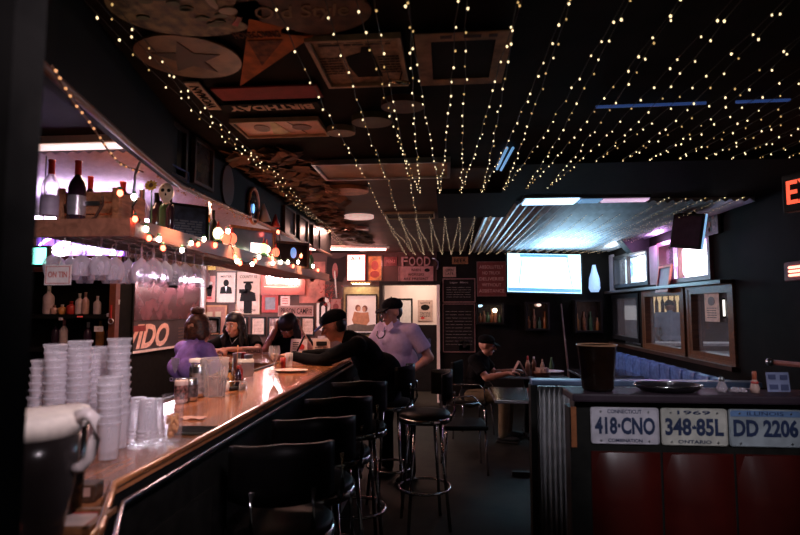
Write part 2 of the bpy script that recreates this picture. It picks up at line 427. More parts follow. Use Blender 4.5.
# ---------------------------------------------------------------- bulkhead over the bar front (hangs 33 cm below the ceiling)
path = [(-.96,.95),(-1.08,1.35),(-1.24,2.0),(-1.37,2.6),(-1.38,6.3)]
mb = MB()
for (xa, ya), (xb, yb) in zip(path, path[1:]):
    d = Vector((xb-xa, yb-ya, 0)).normalized(); n = Vector((-d.y, d.x, 0))*.05
    mb.slab([(xa, ya), (xb, yb), (xb+n.x, yb+n.y), (xa+n.x, ya+n.y)], 2.19, CZ)
struct('trim_8', mb, M('bulkhead_board', (.008,.006,.005), .6, noise=.4, scale=4, spec=.15))
mb = MB().tube([(x+.01, y, 2.18) for x, y in path], .014, 6)
struct('trim_9', mb, M('bulkhead_edge', (.14,.06,.035), .4))
# dark entrance partition that crops the left of the view
post = MB().box((-.915, .60, 1.25), (.80, .05, 2.5))
struct('wall_entrance', post, matte_black)

# ================================================================ BACK WALL PICTURES AND SIGNS
def back(px0, py0, px1, py1, **kw):
    """place a board by its rectangle on the back wall"""
    x0, z1 = atY(px0, py0, BY); x1, z0 = atY(px1, py1, BY)
    return ((x0+x1)/2, BY-.004, (z0+z1)/2), x1-x0, z1-z0
def bsign(name, label, cat, r, bg, **kw):
    loc, w_, h_ = back(*r); return sign(name, label, cat, loc, FR['back'], w_, h_, bg, **kw), w_, h_
pale = M('pale_poster', (.62,.42,.34), .6, noise=.08)
bsign('notice_card', 'narrow pink and white notice in the top corner beside the side wall', 'notice', (200,252,208,275), M('pink_white_card', (.75,.55,.55), .5),
      shapes=[(lines(0, 0, .08, .2, 5, .35, 5), ink, 'small_print')])
bsign('yellow_sign', 'small yellow sign with a black letter above the pint poster', 'sign', (208,257,216,270), yellow, texts=[('A', 0, 0, .12, .08, ink)])
bsign('lettered_sign', 'tan sign with yellow capital letters above the bearded man poster', 'sign', (217,260,236,271), M('brown_sign', (.25,.11,.05), .5),
      texts=[('ALDO', 0, .0, .10, .26, yellow)])
def pint(): return many(disc(.0, .04, .055, .045), MB().prism([(-.055,.04),(.055,.04),(.035,-.13),(-.035,-.13)], -.003, 0))
s, a, b = bsign('pint_poster', 'pale red poster of a dark pint glass with a white head', 'poster', (204,276,216,302), M('rosy_poster', (.55,.22,.18), .5),
      shapes=[(pint(), ink, 'print'), (disc(0, .10, .055, .03, .004), white, 'print'), (disc(0, -.16, .05, .02), redp, 'print')])
def bust(sc_=1.0, hat=False):
    m = many(disc(0, .07*sc_, .045*sc_, .055*sc_), MB().prism([(-.10*sc_,-.10*sc_),(.10*sc_,-.10*sc_),(.085*sc_,.0),(.03*sc_,.02*sc_),(-.03*sc_,.02*sc_),(-.085*sc_,.0)], -.003, 0))
    if hat: m = many(m, rect(0, .125*sc_, .12*sc_, .025*sc_), rect(-.06*sc_, .02*sc_, .1*sc_, .05*sc_), rect(0, -.17*sc_, .10*sc_, .15*sc_))
    return m
bsign('portrait_poster', 'pale poster with the black print of a man in a suit', 'poster', (217,272,236,303), pale, frame=(.025, darkwood),
      texts=[('MISTER', 0, .19, .035, .2, ink)], shapes=[(bust(1.1), ink, 'print'), (MB().prism([(-.02,.02),(.02,.02),(0,-.08)], -.005, 0), white, 'shirt_front')])
bsign('concert_poster', 'tall pale poster of a black figure in a hat, next to the neon', 'poster', (237,272,260,314), pale, frame=(.012, tan),
      texts=[('COUNTY 10', 0, .28, .05, .3, ink), ('TOMORROW', 0, -.30, .045, .28, ink)], shapes=[(bust(1.45, True), ink, 'print')])
bsign('garland_board', 'long thin dark board with gold beads over the posters', 'sign', (236,265,298,270), M('maroon_board', (.14,.03,.02), .5),
      shapes=[(many(*[disc(-.48+i*.06, 0, .022) for i in range(17)]), gold, 'beads')])
bsign('red_framed_screen', 'grey square panel in a wide red frame under the neon sign', 'picture', (264,296,277,311), M('grey_glass', (.22,.22,.25), .3), frame=(.05, redp))
bsign('narrow_card', 'slim white card with red marks hanging under the neon sign', 'notice', (281,296,290,306), M('slim_white', (.8,.55,.5), .5), shapes=[(lines(0, 0, .1, .12, 3, .4, 9), redp, 'small_print')])
bsign('camp_plate', 'long plate lettered PRISON CAMP below the neon sign', 'sign', (279,306,313,316), M('rust_plate', (.30,.13,.11), .5), frame=(.015, M('rust_plate_rim', (.45,.3,.27), .5)),
      texts=[('PRISON CAMP', -.02, 0, .095, .48, ink), ('12', .255, 0, .07, .05, ink)])
bsign('brown_framed_board', 'brown framed board of faded cards below the bearded man poster', 'picture', (202,306,226,334), M('faded_board', (.25,.09,.06), .6), frame=(.03, M('orange_wood', (.36,.14,.06), .5)),
      shapes=[(many(rect(-.08, .1, .12, .08), rect(.08, .1, .1, .09)), tan, 'cards')])
# row of framed papers
i = 0
for x0, x1 in ((206,220),(234,247),(252,265),(269,282),(285,298),(302,314)):
    loc, w_, h_ = back(x0, 317.5, x1, 335); i += 1
    which = ['below the brown framed board', 'behind the long-haired woman', 'first one right of the long-haired woman', 'second one right of the long-haired woman', 'above the woman raising both hands', 'touching the round-ended 0 sign'][i-1]
    sign('framed_letter', 'typed sheet in a black frame, '+which, 'picture', loc, FR['back'], w_, h_, M('letter_sheet', (.62,.44,.36), .6), frame=(.028, black),
         shapes=[(lines(0, 0, .15, .2, 8, .3, i), M('faint_ink', (.32,.2,.16), .6), 'small_print')], group='framed letters in a row')
s, a, b = bsign('red_mural_board', 'large reddish board with a faded drawing right of the neon', 'picture', (300,262,325,303), M('red_mural', (.42,.12,.09), .5, noise=.5, scale=5),
      shapes=[(disc(0, .05, .12, .16), M('mural_face', (.5,.18,.13), .6), 'print'), (disc(0, .08, .05, .07), dred, 'print')])
bsign('leather_jacket_board', 'black garment shaped board in the top corner above the red board', 'decoration', (326,255,347,283), M('black_leather', (.012,.005,.006), .5, spec=.15),
      shapes=[(disc(-.02, -.04, .05, .14), M('red_glint', (.25,.03,.03), .4), 'print')], poly=[(-.16,.22),(-.05,.18),(.05,.18),(.16,.22),(.17,-.1),(.1,-.22),(-.1,-.22),(-.17,-.1)])
# round ended 0 sign
l0, w0, h0 = back(317, 297, 330, 331)
def oval(w_, h_, n=12):
    r = w_/2; P = []
    for i in range(n+1): a = PI*i/n; P.append((r*math.cos(a), h_/2-r+r*math.sin(a)))
    for i in range(n+1): a = PI+PI*i/n; P.append((r*math.cos(a), -h_/2+r+r*math.sin(a)))
    return P
zs = sign('zero_sign', 'upright round-ended white sign showing a black 0', 'sign', l0, FR['back'], w0, h0, white, poly=oval(w0, h0),
     shapes=[(MB().prism(oval(w0*.62, h0*.74), -.003, 0), ink, 'zero_print'), (MB().prism(oval(w0*.28, h0*.5), -.006, 0), white, 'zero_centre')])
bsign('small_red_plate', 'small reddish plate between the 0 sign and the couple poster', 'sign', (331,299,341,315), M('plate_pink', (.38,.16,.14), .5), shapes=[(disc(0, 0, .05, .06), dred, 'print')])
for r, lab in (((331,318,341,331), 'little grey card under the small reddish plate'), ((300,338,318,352), 'white flyer on the wall behind the woman raising both hands'), ((318,336,330,350), 'small black plate with pale print behind the blue cap brim')):
    bsign('wall_card', lab, 'notice', r, M('greyish_card', (.40,.30,.27), .6), shapes=[(lines(0, 0, .1, .14, 4, .4, r[0]), ink, 'small_print')])
# tinsel figure hanging left of the glowing sign
t = thing('red_tinsel', 'red and white tinsel decoration hanging beside the glowing white sign', 'decoration', (-1.98, BY-.1, 2.0))
mb = MB(); rd = random.Random(4)
for i in range(70):
    x = rd.gauss(0, .09); z = rd.gauss(-.22, .13); mb.cone((x, rd.uniform(-.04,.04), z), (x+rd.uniform(-.05,.05), rd.uniform(-.05,.05), z+rd.uniform(-.05,.05)), .006, .002, 5)
mb.build('strands', redp, t)['kind'] = 'stuff'; MB().cone((.10, 0, .18), (.14, 0, -.28), .012).build('stick', white, t)
# glowing sign and its orange neighbour
l_, w_, h_ = back(348, 255, 366, 281)
gs = thing('glowing_sign', 'white lit sign with red lettering above the couple poster', 'sign', (l_[0], BY-.06, l_[2]))
MB().box((0, .02, 0), (w_, .08, h_)).build('box', redp, gs)
MB().box((0, -.022, 0), (w_-.02, .006, h_-.02)).build('lit_face', M('lit_rosy_face', (.8,.5,.5), .4, emis=(1,.50,.42), es=3.2, noise=0), gs)
MB().prism([(-.12,.10),(.12,.14),(.14,-.05),(.02,-.13),(-.10,-.16)], -.032, -.027).build('lit_centre', M('lit_white_face', (.9,.8,.8), .4, emis=(1,.86,.82), es=6, noise=0), gs)
merge(MB(), text_mb('ALE', .07, .2), (0, -.035, .15)).build('lettering', redp, gs)
bsign('orange_poster', 'orange and yellow figure poster right of the glowing sign', 'poster', (368,256,382,281), M('orange_poster_paper', (.62,.25,.07), .5, noise=.5, scale=9), frame=(.02, darkwood),
      shapes=[(disc(0, .05, .06, .08), M('poster_red', (.45,.06,.04), .5), 'print'), (disc(0, -.1, .08, .06), M('poster_red', (.45,.06,.04), .5), 'print')])
bsign('maroon_plate', 'small maroon plate left of the FOOD letters', 'sign', (384,257,397,266), dred, texts=[('MENU', 0, 0, .06, .15, pinkp)])
# FOOD letters and plate
l_, w_, h_ = back(401, 257, 431, 266)
f = thing('food_lettering', 'pinkish capital letters FOOD over the doorway', 'sign', l_)
for i, ch in enumerate('FOOD'):
    merge(MB(), text_mb(ch, h_, w_*.21, thick=.03), (-w_/2+w_*(i+.5)/4, -.02, 0)).build('letter', M('dusty_pink_metal', (.42,.20,.19), .5), f)
bsign('workers_sign', 'pink plate reading WHEN WORKERS ARE PRESENT above the doorway', 'sign', (399,267,433,282), M('dusty_pink_plate', (.38,.17,.16), .5), frame=(.012, M('dusty_pink_metal')),
      texts=[('WHEN', .0, .075, .045, .16, ink), ('WORKERS', 0, 0, .045, .27, ink), ('ARE PRESENT', 0, -.075, .045, .42, ink)], shapes=[(disc(.19, .07, .045, .03), ink, 'sticker')])
t = thing('pipe_hook', 'bent pale metal pipe beside the FOOD letters', 'decoration', atY(435, 262, BY)[:1]+(BY-.03, atY(435,262,BY)[1]))
MB().tube([(-.05,0,.06),(0,0,.05),(.05,0,0),(.05,0,-.08),(.03,0,-.13)], .012).build('pipe', steel, t)
# alcove: cream board with framed bright poster of a couple
bsign('alcove_board', 'yellowish board surrounding the bright poster of a couple', 'board', (343,286,380,345), M('olive_cream_board', (.38,.30,.14), .5, noise=.2), frame=(.03, darkwood))
l_, w_, h_ = back(347, 295, 377, 333)
cp = sign('couple_poster', 'bright framed poster of two people embracing against a pale sky', 'poster', (l_[0], BY-.05, l_[2]), FR['back'], w_, h_, M('pale_sky_paper', (.88,.88,.82), .5, noise=.06, scale=4), frame=(.022, black),
     shapes=[(many(disc(-.06,.10,.045,.055), disc(.06,.09,.045,.055)), M('poster_hair', (.20,.07,.04), .5), 'hair_print'), (many(disc(-.045,.085,.03,.04,.005), disc(.045,.075,.03,.04,.005)), M('poster_skin', (.6,.33,.2), .5), 'face_print'),
             (MB().prism([(-.12,.04),(.0,.02),(.12,.03),(.14,-.12),(.08,-.2),(-.12,-.2),(-.16,-.1)], -.004, 0), M('poster_coat', (.50,.23,.12), .5), 'body_print'),
             (MB().prism([(-.24,-.2),(-.1,-.16),(.1,-.19),(.24,-.17),(.24,-.29),(-.24,-.29)], -.006, 0), M('poster_ground', (.12,.10,.08), .5), 'ground_print')])
# picture light added to brighten the couple poster
pl = thing('added_picture_light', 'brass picture light over the poster of a couple', 'lamp', (l_[0], BY-.12, 1.975))
MB().box((0, 0, 0), (.34, .07, .03), bev=.01).build('shade', gold, pl); MB().cone((0, .02, 0), (0, .09, .0), .01).build('arm', gold, pl)
MB().box((0, 0, -.018), (.28, .04, .006)).build('tube', M('picture_light_tube', (1,.85,.6), .4, emis=(1,.80,.52), es=34, noise=0), pl)
# right of the doorway
bsign('chalk_menu_board', 'black menu board with faint chalk headings right of the doorway', 'board', (443,279,475,302), ink, frame=(.016, M('rose_frame', (.20,.10,.09), .5)),
      texts=[('Lager  Menu', 0, .13, .04, .3, M('chalk', (.25,.22,.2), .8))], shapes=[(lines(0, -.03, .42, .2, 5, .12, 11), M('chalk'), 'chalk_lines')])
bsign('chalk_price_board', 'larger black board of chalk lines below the menu board', 'board', (443,304,475,352), ink, frame=(.012, M('rose_frame')),
      shapes=[(lines(0, 0, .44, .6, 11, .08, 12), M('chalk'), 'chalk_lines')])
bsign('tan_oval_sign', 'small tan sign over the menu board', 'sign', (443,267,456,277), M('tan_plate', (.36,.2,.16), .5), texts=[('OPEN', 0, .03, .05, .13, ink), ('LATE', 0, -.03, .04, .13, ink)])
bsign('wooden_plaque', 'brown wooden plaque close under the ceiling lights', 'sign', (452,257,468,264), M('brown_wood'), texts=[('BEER', 0, 0, .06, .2, ink)])
bsign('red_delivery_sign', 'dark red sign about deliveries left of the television', 'sign', (477,262,506,296), M('brick_red_board', (.20,.035,.03), .6), frame=(.012, M('rose_frame')),
      texts=[(t_, 0, .2-.1*i, .055, w1, M('faded_letter', (.62,.34,.30), .6)) for i, (t_, w1) in enumerate((('ABSOLUTELY',.40),('NO TRUCK',.30),('DELIVERIES',.40),('WITHOUT',.32),('ASSISTANCE',.42)))])
bsign('tiny_picture', 'tiny framed picture low on the dark wall behind the seated man', 'picture', (459,340,470,350), M('dusty_rose_card', (.25,.14,.12), .5), shapes=[(disc(0, 0, .03, .05), ink, 'print')])
# two mirrored bar-light windows at the back right
def lit_niche(px0, py0, px1, py1, label, rows, seed):
    l_, w_, h_ = back(px0, py0, px1, py1)
    t = thing('lit_cabinet', label, 'cabinet', (l_[0], BY-.10, l_[2]))
    frame_mb(w_, h_, .03, .18).build('frame', black, t)
    MB().box((0, .08, 0), (w_, .01, h_)).build('back', M('mirror_back', (.25,.2,.17), .15, .9), t)
    rd = random.Random(seed)
    for k in range(rows):
        x = -w_/2+.06+(w_-.12)*k/max(1, rows-1); hh = h_*rd.uniform(.35,.7)
        MB().lathe([(.026,0),(.028,.01),(.028,hh*.6),(.010,hh*.75),(.010,hh)], (x, .02, -h_/2+.03), 10).build('bottle', [amber_g, M('brown_wood'), M('green_bottle', (.05,.12,.06), .15)][k % 3], t)
    return t, w_, h_
amber_g = M('amber_bottle', (.30,.12,.04), .12, emis=None)
t, w_, h_ = lit_niche(476, 303, 503, 324, 'dim glass-fronted bottle cabinet with a glowing bulb, under the red delivery sign', 6, 3)
MB().ball((.08, -.02, .05), .035, 12).build('lamp', M('mirror_light_spot', (1,.8,.6), .4, emis=(1,.78,.55), es=7, noise=0), t)  # light reflected in the mirror, built as a glowing ball
MB().ball((-.17, -.02, .13), (.05,.02,.025), 10).build('lamp', M('mirror_light_spot_blue', (.6,.9,1), .4, emis=(.5,.8,1), es=2.0, noise=0), t)  # bluish mirror reflection, also a glowing ball
t, w_, h_ = lit_niche(524, 302, 548, 330, 'dim glass-fronted bottle cabinet below the television', 4, 8)
MB().ball((.03, -.02, .18), (.04,.02,.025), 10).build('lamp', M('mirror_light_spot_low', (1,.8,.7), .4, emis=(1,.7,.6), es=1.4, noise=0), t)  # fainter mirror reflection built as a glowing ball
t, w_, h_ = lit_niche(572, 300, 600, 332, 'dark bottle cabinet in the corner right of the television', 4, 12)
t = thing('leaning_pole', 'pale pole leaning on the back wall below the television', 'pole', (atY(566,330,8.9)[0], 8.88, .0))
MB().cone((.06, 0, .0), (-.06, .06, 1.62), .018, .012).build('shaft', M('pale_pole', (.16,.11,.10), .5), t); MB().cone((.065, 0, -.0), (.06, 0, .08), .03).build('butt', black, t)

# ================================================================ TELEVISION
tv = thing('television', 'large flat television showing a bright blue-white picture, high on the back wall', 'television', (1.555, 8.62, 2.10), (math.radians(-6), math.radians(1.5), math.radians(2)))
MB().box((0, .03, 0), (1.26, .06, .70), bev=.012).build('housing', black, tv)
frame_mb(1.26, .70, .022, .02, y=-.01).build('bezel', black, tv)
scr = MB().box((0, -.004, 0), (1.22, .008, .66))
scr.build('screen', M('tv_screen', (.5,.7,.9), .3, emis=(.38,.72,1.0), es=3.2, noise=0), tv)
MB().prism([(-.34,.26),(.36,.28),(.44,-.24),(-.40,-.24)], -.011, -.009).build('picture_rink', M('tv_white', (.9,.9,.9), .3, emis=(.45,.78,1.0), es=9, noise=0), tv)
m_b = M('tv_blue', (.2,.4,.6), .3, emis=(.08,.28,.55), es=1.2, noise=0)
many(MB().box((0, -.010, .295), (.8, .003, .05)), MB().box((-.39, -.012, .02), (.012, .003, .48), R3(0, math.radians(7), 0)), MB().box((.42, -.012, .02), (.012, .003, .52), R3(0, math.radians(-9), 0)),
     MB().box((0, -.010, -.285), (1.2, .003, .06))).build('picture_border', M('tv_cyan', (.3,.6,.8), .3, emis=(.12,.45,.80), es=.9, noise=0), tv)
MB().box((-.22, -.014, -.17), (.18, .002, .014)).box((.28, -.014, -.19), (.1, .002, .02)).build('caption_bar', m_b, tv)
MB().box((0, .1, 0), (.2, .1, .2)).build('wall_mount', black, tv); tv.scale = (.95,.95,.95)
# ================================================================ BAR
BT = 1.10
near = [(-.60,.86),(-.69,1.05),(-.83,1.31),(-.83,5.10)]
bar = thing('bar_counter', 'long varnished wooden bar with dark panelled front and padded edge', 'bar counter', (0,0,0))
top = [(-.60,.86),(-.69,1.05),(-.83,1.31),(-.83,5.12),(-2.3,5.12),(-2.3,4.32),(-1.36,4.32),(-1.36,2.4),(-1.42,1.0),(-1.40,.70),(-.62,.70)]
MB().slab(list(reversed(top)), BT-.016, BT).build('countertop', barwood, bar)
MB().slab([(-.61,.87),(-.70,1.06),(-.84,1.32),(-.84,5.11),(-2.29,5.11),(-2.29,4.34),(-1.37,4.34),(-1.37,2.4),(-1.41,1.0),(-1.39,.71),(-.63,.71)][::-1], BT-.05, BT-.016).build('underside_board', matte_black, bar)
edge = M('polished_bar_edge', (.42,.15,.05), .16, kind='wood', noise=.3, scale=12, coat=.8)
MB().tube([(x-.008, y, BT+.004) for x, y in [(-.62,.86)]+near[1:]], .013, 8).build('edge_bead', edge, bar)
rail = M('chrome_rail', (.50,.55,.68), .16, 1, noise=.05)
MB().tube([(x+.018, y, BT-.040) for x, y in near], .010, 8).build('edge_rail', rail, bar)
MB().slab([(-.64,.9),(-.73,1.08),(-.83,1.33),(-.83,5.1),(-.96,5.1),(-.96,1.36),(-.85,1.12),(-.76,.9)], 0, BT-.045).build('front_panel', matte_black, bar)
mb = MB()
for i in range(7): mb.box((-.828, 1.65+i*.55, .55), (.014, .42, .75))
mb.build('raised_panels', black, bar)
MB().box((-1.62, 4.5, .52), (1.3, .04, 1.04)).box((-1.6, 4.95, .52), (1.34, .04, 1.04)).build('wing_panel', darkwood, bar)
MB().box((-1.83, 4.33, BT-.055), (.94, .03, .09)).build('wing_edge', edge, bar)
MB().tube([(-.72, y, .2) for y in (1.4, 5.0)], .02, 8).build('foot_rail', steel, bar)
MB().box((-1.372, 3.3, BT+.004), (.022, 1.95, .012)).build('drip_edge', black, bar)

# ---------------------------------------------------------------- overhead glass shelf
SH = thing('overhead_shelf', 'brown wooden shelf hanging over the bar, glasses under and bottles on it', 'shelf', (0,0,0))
sw = M('reddish_shelf_wood', (.26,.09,.055), .45, kind='wood', noise=.3, scale=10)
MB().box((-1.58, 4.05, 1.90), (.50, 3.8, .04)).build('board', sw, SH)
MB().box((-1.335, 4.05, 1.893), (.03, 3.8, .075)).box((-1.58, 2.145, 1.893), (.50, .03, .075)).build('lip', M('shelf_lip_wood', (.36,.15,.09), .4, kind='wood', noise=.3, scale=10), SH)
mb = MB()
for x in (-1.75, -1.64, -1.53, -1.42):
    for dx in (-.018, .018): mb.box((x+dx, 3.0, 1.868), (.006, 1.6, .016))
mb.build('glass_rack_rails', steel, SH)
for y in (3.9, 5.6): MB().cone((-1.80, y, 1.9), (-1.80, y, 2.5), .012).build('hanger_rod', steel, SH)
MB().tube([(-1.34, 2.16, 1.93), (-1.335, 2.16, 2.12), (-1.34, 2.2, 2.19)], .006).build('corner_chain', steel, SH)
# wine glasses hanging upside down
def wine(z0=0):
    return [(.034,.0),(.034,.003),(.004,.008),(.0035,.075),(.012,.085),(.034,.105),(.042,.135),(.038,.165),(.033,.185)]
def open_lathe(prof, n=20, **k): return MB().lathe(prof, n=n, closed=False, **k)
glass_w = glassy('stemware_glass', col=(1,.97,1), base=.24, edge=1.0, rough=.08, body=(.95,.88,.97), milk=1)
g0 = thing('wine_glass', 'stemmed wine glass hanging upside down from the rack', 'glass', (0,0,0), (PI,0,0), 'stemmed glasses hanging under the shelf')
open_lathe(wine()).build('bowl', glass_w, g0)
open_lathe([(.0,0),(.034,.0),(.034,.003),(.004,.008),(.0035,.075)]).build('stem_and_foot', glass_w, g0)
n = 0
for r_, x in enumerate((-1.75, -1.64, -1.53, -1.42)):
    for c_ in range(8):
        if r_ < 2 and c_ in (3, 6): continue
        if r_ == 3 and c_ == 0: continue
        y = 2.24+c_*.105+(r_ % 2)*.03
        o = g0 if n == 0 else copy_tree(g0)
        o.location = (x, y, 1.866); o.scale = (1.0+.06*((n*7) % 3-1),)*3 if n % 3 else (1.05,1.05,.92); n += 1
for x, y in ((-1.60,2.28),(-1.47,2.5)):
    pass
# tag with text hanging at the near end, and a black one further on
tg = sign('price_tag_card', 'white card with red border and red lettering hanging under the near shelf end', 'sign', (atY(58.5, 275, 2.12)[0], 2.12, atY(58.5,275,2.12)[1]), FR['back'], .118, .085, M('white_laminate', (.85,.74,.72), .4),
     texts=[('ON TIN', .0, .002, .026, .085, M('salmon_ink', (.6,.2,.17), .5))], shapes=[(frame_mb(.108, .074, .003, .002), M('salmon_ink'), 'border')], d=.004)
MB().tube([(0,0,.04),(0,.02,.09),(0,.03,1.862-tg.location.z)], .002, 5).build('string', white, tg)
tg = sign('black_tag_card', 'little black card with pale lettering hanging among the glasses', 'sign', (atY(174,281,2.75)[0], 2.75, atY(174,281,2.75)[1]), (0, math.radians(4), 0), .052, .075, black,
     texts=[('CARD', 0, .022, .009, .035, white), ('OR', 0, .004, .009, .014, white), ('CASH', 0, -.014, .009, .032, white)], d=.004)
# wine crate
cr = thing('wine_crate', 'reddish wooden wine crate standing on the near end of the shelf', 'crate', (atY(103,215,2.36)[0], 2.36, 1.92), (0,0,math.radians(2)))
for k in range(3): MB().box((0, -.10, .026+.053*k), (.29, .012, .047), bev=.003).build('front_slat', cratewood, cr)
for k in range(3): MB().box((0, .10, .026+.053*k), (.29, .012, .047)).build('rear_slat', cratewood, cr)
for sx in (-1, 1): MB().box((sx*.128, -.109, .085), (.034, .014, .175), bev=.003).build('corner_post', cratewood, cr); MB().box((sx*.14, 0, .08), (.014, .2, .16)).build('end_board', cratewood, cr)
MB().box((0, 0, .006), (.28, .2, .012)).build('bottom_board', cratewood, cr)
MB().tube([(-.07,-.12,.13),(-.085,-.14,.09),(-.06,-.15,.03),(-.02,-.14,.012)], .006).tube([(.07,-.12,.13),(.085,-.14,.09),(.06,-.15,.03),(.02,-.14,.012)], .006).build('rope_handle', M('dark_rope', (.08,.03,.02), .8), cr)
MB().box((0, -.118, .1), (.12, .003, .02)).build('metal_strip', steel, cr)
# bottles on the shelf
def bottle(label, loc, h, r, body, cap, lab=None, group=None, n=16):
    t = thing('liquor_bottle', label, 'bottle', loc, group=group)
    MB().lathe([(r*.9,0),(r,.012*h/.3),(r,.58*h),(r*.85,.66*h),(r*.36,.76*h),(r*.32,.80*h)], n=n).build('body', body, t)
    MB().lathe([(r*.36,.78*h),(r*.36,.97*h),(r*.40,.975*h),(r*.38,h)], n=n).build('capsule', cap, t)
    if lab: MB().lathe([(r*1.02,.15*h),(r*1.02,.45*h)], n=n, closed=False).build('label', lab, t)
    return t
clr = glassy('clear_bottle_glass', base=.25, edge=.9, rough=.05, body=(.75,.6,.75), milk=1)
dkg = M('dark_bottle_glass', (.035,.015,.03), .08, coat=.5)
wax = M('red_wax', (.65,.05,.045), .35)
bottle('tall clear bottle with red capsule at the shelf end beside the dark partition', (-1.775, 2.23, 1.92), .30, .038, clr, wax, M('lilac_label', (.5,.4,.55), .5))
bottle('dark bottle with red capsule standing left of the wine crate', (-1.655, 2.24, 1.92), .295, .037, dkg, wax, M('silver_label', (.5,.45,.52), .3, .5))
bottle('dark bottle behind the crate, its red top just left of the crate', (-1.75, 2.46, 1.92), .28, .035, dkg, wax)
bottle('bottle with a broad red top showing over the left end of the crate', (-1.67, 2.6, 1.92), .285, .040, dkg, wax, M('lilac_label'))
bottle('short bottle with a grey cap behind the crate', (-1.60, 2.66, 1.92), .255, .036, clr, steel)
bottle('short bottle with a black cap behind the right half of the crate', (-1.54, 2.7, 1.92), .245, .036, dkg, black)
bottle('squat green bottle behind the right end of the crate', (-1.46, 2.65, 1.92), .25, .034, M('green_bottle'), gold)
fl = thing('sunflower_head', 'yellow flower head above the right end of the crate', 'flower', (-1.39, 2.38, 2.13), (math.radians(70),0,math.radians(10)))
MB().ball((0,0,0), (.012,.012,.008), 10).build('centre', M('brown_wood'), fl)
mb = MB()
for i in range(11):
    a = 2*PI*i/11; mb.ball((.02*math.cos(a), .02*math.sin(a), 0), (.012,.006,.003), 6, R3(0,0,a))
mb.build('petals', M('petal_yellow', (.8,.55,.05), .5), fl)
MB().cone((0,0,-.01), (0,-.19,-.09), .003).build('stem', greenp, fl)
mk = thing('white_mask', 'pale skull-like mask hanging right of the crate under the bulkhead corner', 'mask', (-1.335, 2.42, 2.105), (0,0,math.radians(20)))
mb = MB().ball((0,0,0), (.034,.022,.045), 16); mb.ball((0,-.006,-.042), (.018,.014,.018), 10)
mb.build('face', M('bone_white', (.7,.6,.48), .5), mk)
MB().ball((-.013,-.019,.005), (.009,.006,.009), 8).ball((.013,-.019,.005), (.009,.006,.009), 8).ball((0,-.021,-.015), (.004,.004,.007), 6).build('eye_sockets', ink, mk)
# things farther along the shelf
SZ = 1.921
def X2Y(px, X): return atX(px, 240, X)[0]
def shelf_board(name, label, cat, px, X, w_, h_, bg, yaw=PI/4, **kw):
    return sign(name, label, cat, (X, X2Y(px, X), SZ+h_/2), (0,0,yaw), w_, h_, bg, **kw)
bottle('slim dark bottle standing just right of the wine crate', (-1.42, 2.62, SZ), .22, .022, dkg, black)
bottle('slim clear bottle on the shelf under the pale mask', (-1.50, 2.85, SZ), .21, .024, clr, steel)
bottle('dark bottle with a gold top left of the blue foil picture', (-1.60, 2.95, SZ), .22, .03, dkg, gold)
shelf_board('foil_picture', 'dark blue picture with silvery lower half standing on the shelf', 'picture', 182, -1.46, .26, .20, M('dusk_blue', (.06,.09,.18), .3, noise=.5, scale=20), d=.01, frame=(.012, black),
     shapes=[(lines(0, -.03, .22, .10, 7, .6, 21), M('silver_flecks', (.30,.36,.48), .3, .6), 'print')])
for px, X, lab, m_ in ((197, -1.45, 'small red-bodied bottle right of the blue foil picture', redp), (203, -1.42, 'black tap-shaped bottle next to the red one', black), (208, -1.5, 'green bottle behind the white ornament', M('green_bottle')), (213, -1.4, 'thin black bottle left of the red ornament', black)):
    bottle(lab, (X, X2Y(px, X), SZ), .22, .022, m_, gold if px == 208 else m_)
def lamp_orn(label, px, X, col, z=.0, r=.035, m2=white):
    t = thing('lit_ornament', label, 'ornament', (X, X2Y(px, X), SZ+z))
    MB().lathe([(r*.8,0),(r,.01),(r*.9,.03),(r*.5,.04)]).build('base', m2, t)
    MB().ball((0,0,.075), (r,r,r*1.25), 14).build('body', col, t)
    MB().cone((0,0,.11), (0,0,.15), r*.4, r*.15).build('top', redp, t); return t
glo_r = M('lit_red_glass', (.8,.12,.08), .3, emis=(1,.16,.08), es=2.2); glo_y = M('lit_yellow_glass', (.8,.7,.3), .3, emis=(1,.85,.45), es=3); glo_g = M('lit_green_glass', (.4,.8,.3), .3, emis=(.7,1,.35), es=2.2)
lamp_orn('lit red santa-like ornament on the shelf under the round mirror', 226, -1.40, glo_r, 0, .035)
lamp_orn('glowing yellowish ornament left of the lit red one', 218, -1.36, glo_y, 0, .03, greenp)
lamp_orn('small lit red ornament hard against the reflective blue panel', 232, -1.37, glo_r, 0, .03, white)
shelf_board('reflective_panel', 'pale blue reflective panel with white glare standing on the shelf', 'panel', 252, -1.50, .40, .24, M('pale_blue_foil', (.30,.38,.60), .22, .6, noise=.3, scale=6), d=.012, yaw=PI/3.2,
     frame=(.02, M('brown_wood')), shapes=[(rect(.06, -.03, .16, .09), M('panel_glare', (.8,.65,.65), .3, emis=(1,.72,.66), es=2.0, noise=0), 'lit_window')])  # white glare painted on as a glowing rectangle
lamp_orn('green glowing ornament right of the reflective panel', 264, -1.36, glo_g, 0, .03, greenp)
lamp_orn('green and yellow glowing ornament behind the green one', 267, -1.36, glo_y, .0, .026, greenp)
lamp_orn('lit red ornament before the little blue screen', 276, -1.36, glo_r, 0, .03, greenp)
bottle('blue bottle beside the lit green ornaments', (-1.42, X2Y(271, -1.42), SZ), .24, .04, bluep, bluep)
shelf_board('small_screen', 'small dark screen with a blue glint far along the shelf', 'screen', 290, -1.42, .34, .22, ink, d=.03, frame=(.02, darkwood), shapes=[(disc(.02, .02, .03, .05), M('painted_blue_glint', (.2,.4,.8), .3, emis=(.15,.4,1), es=.6), 'picture')])  # blue highlight painted on the screen as a glowing spot
bottle('dark bottle beyond the small screen near the shelf end', (-1.40, X2Y(299, -1.40), SZ), .23, .03, dkg, gold)
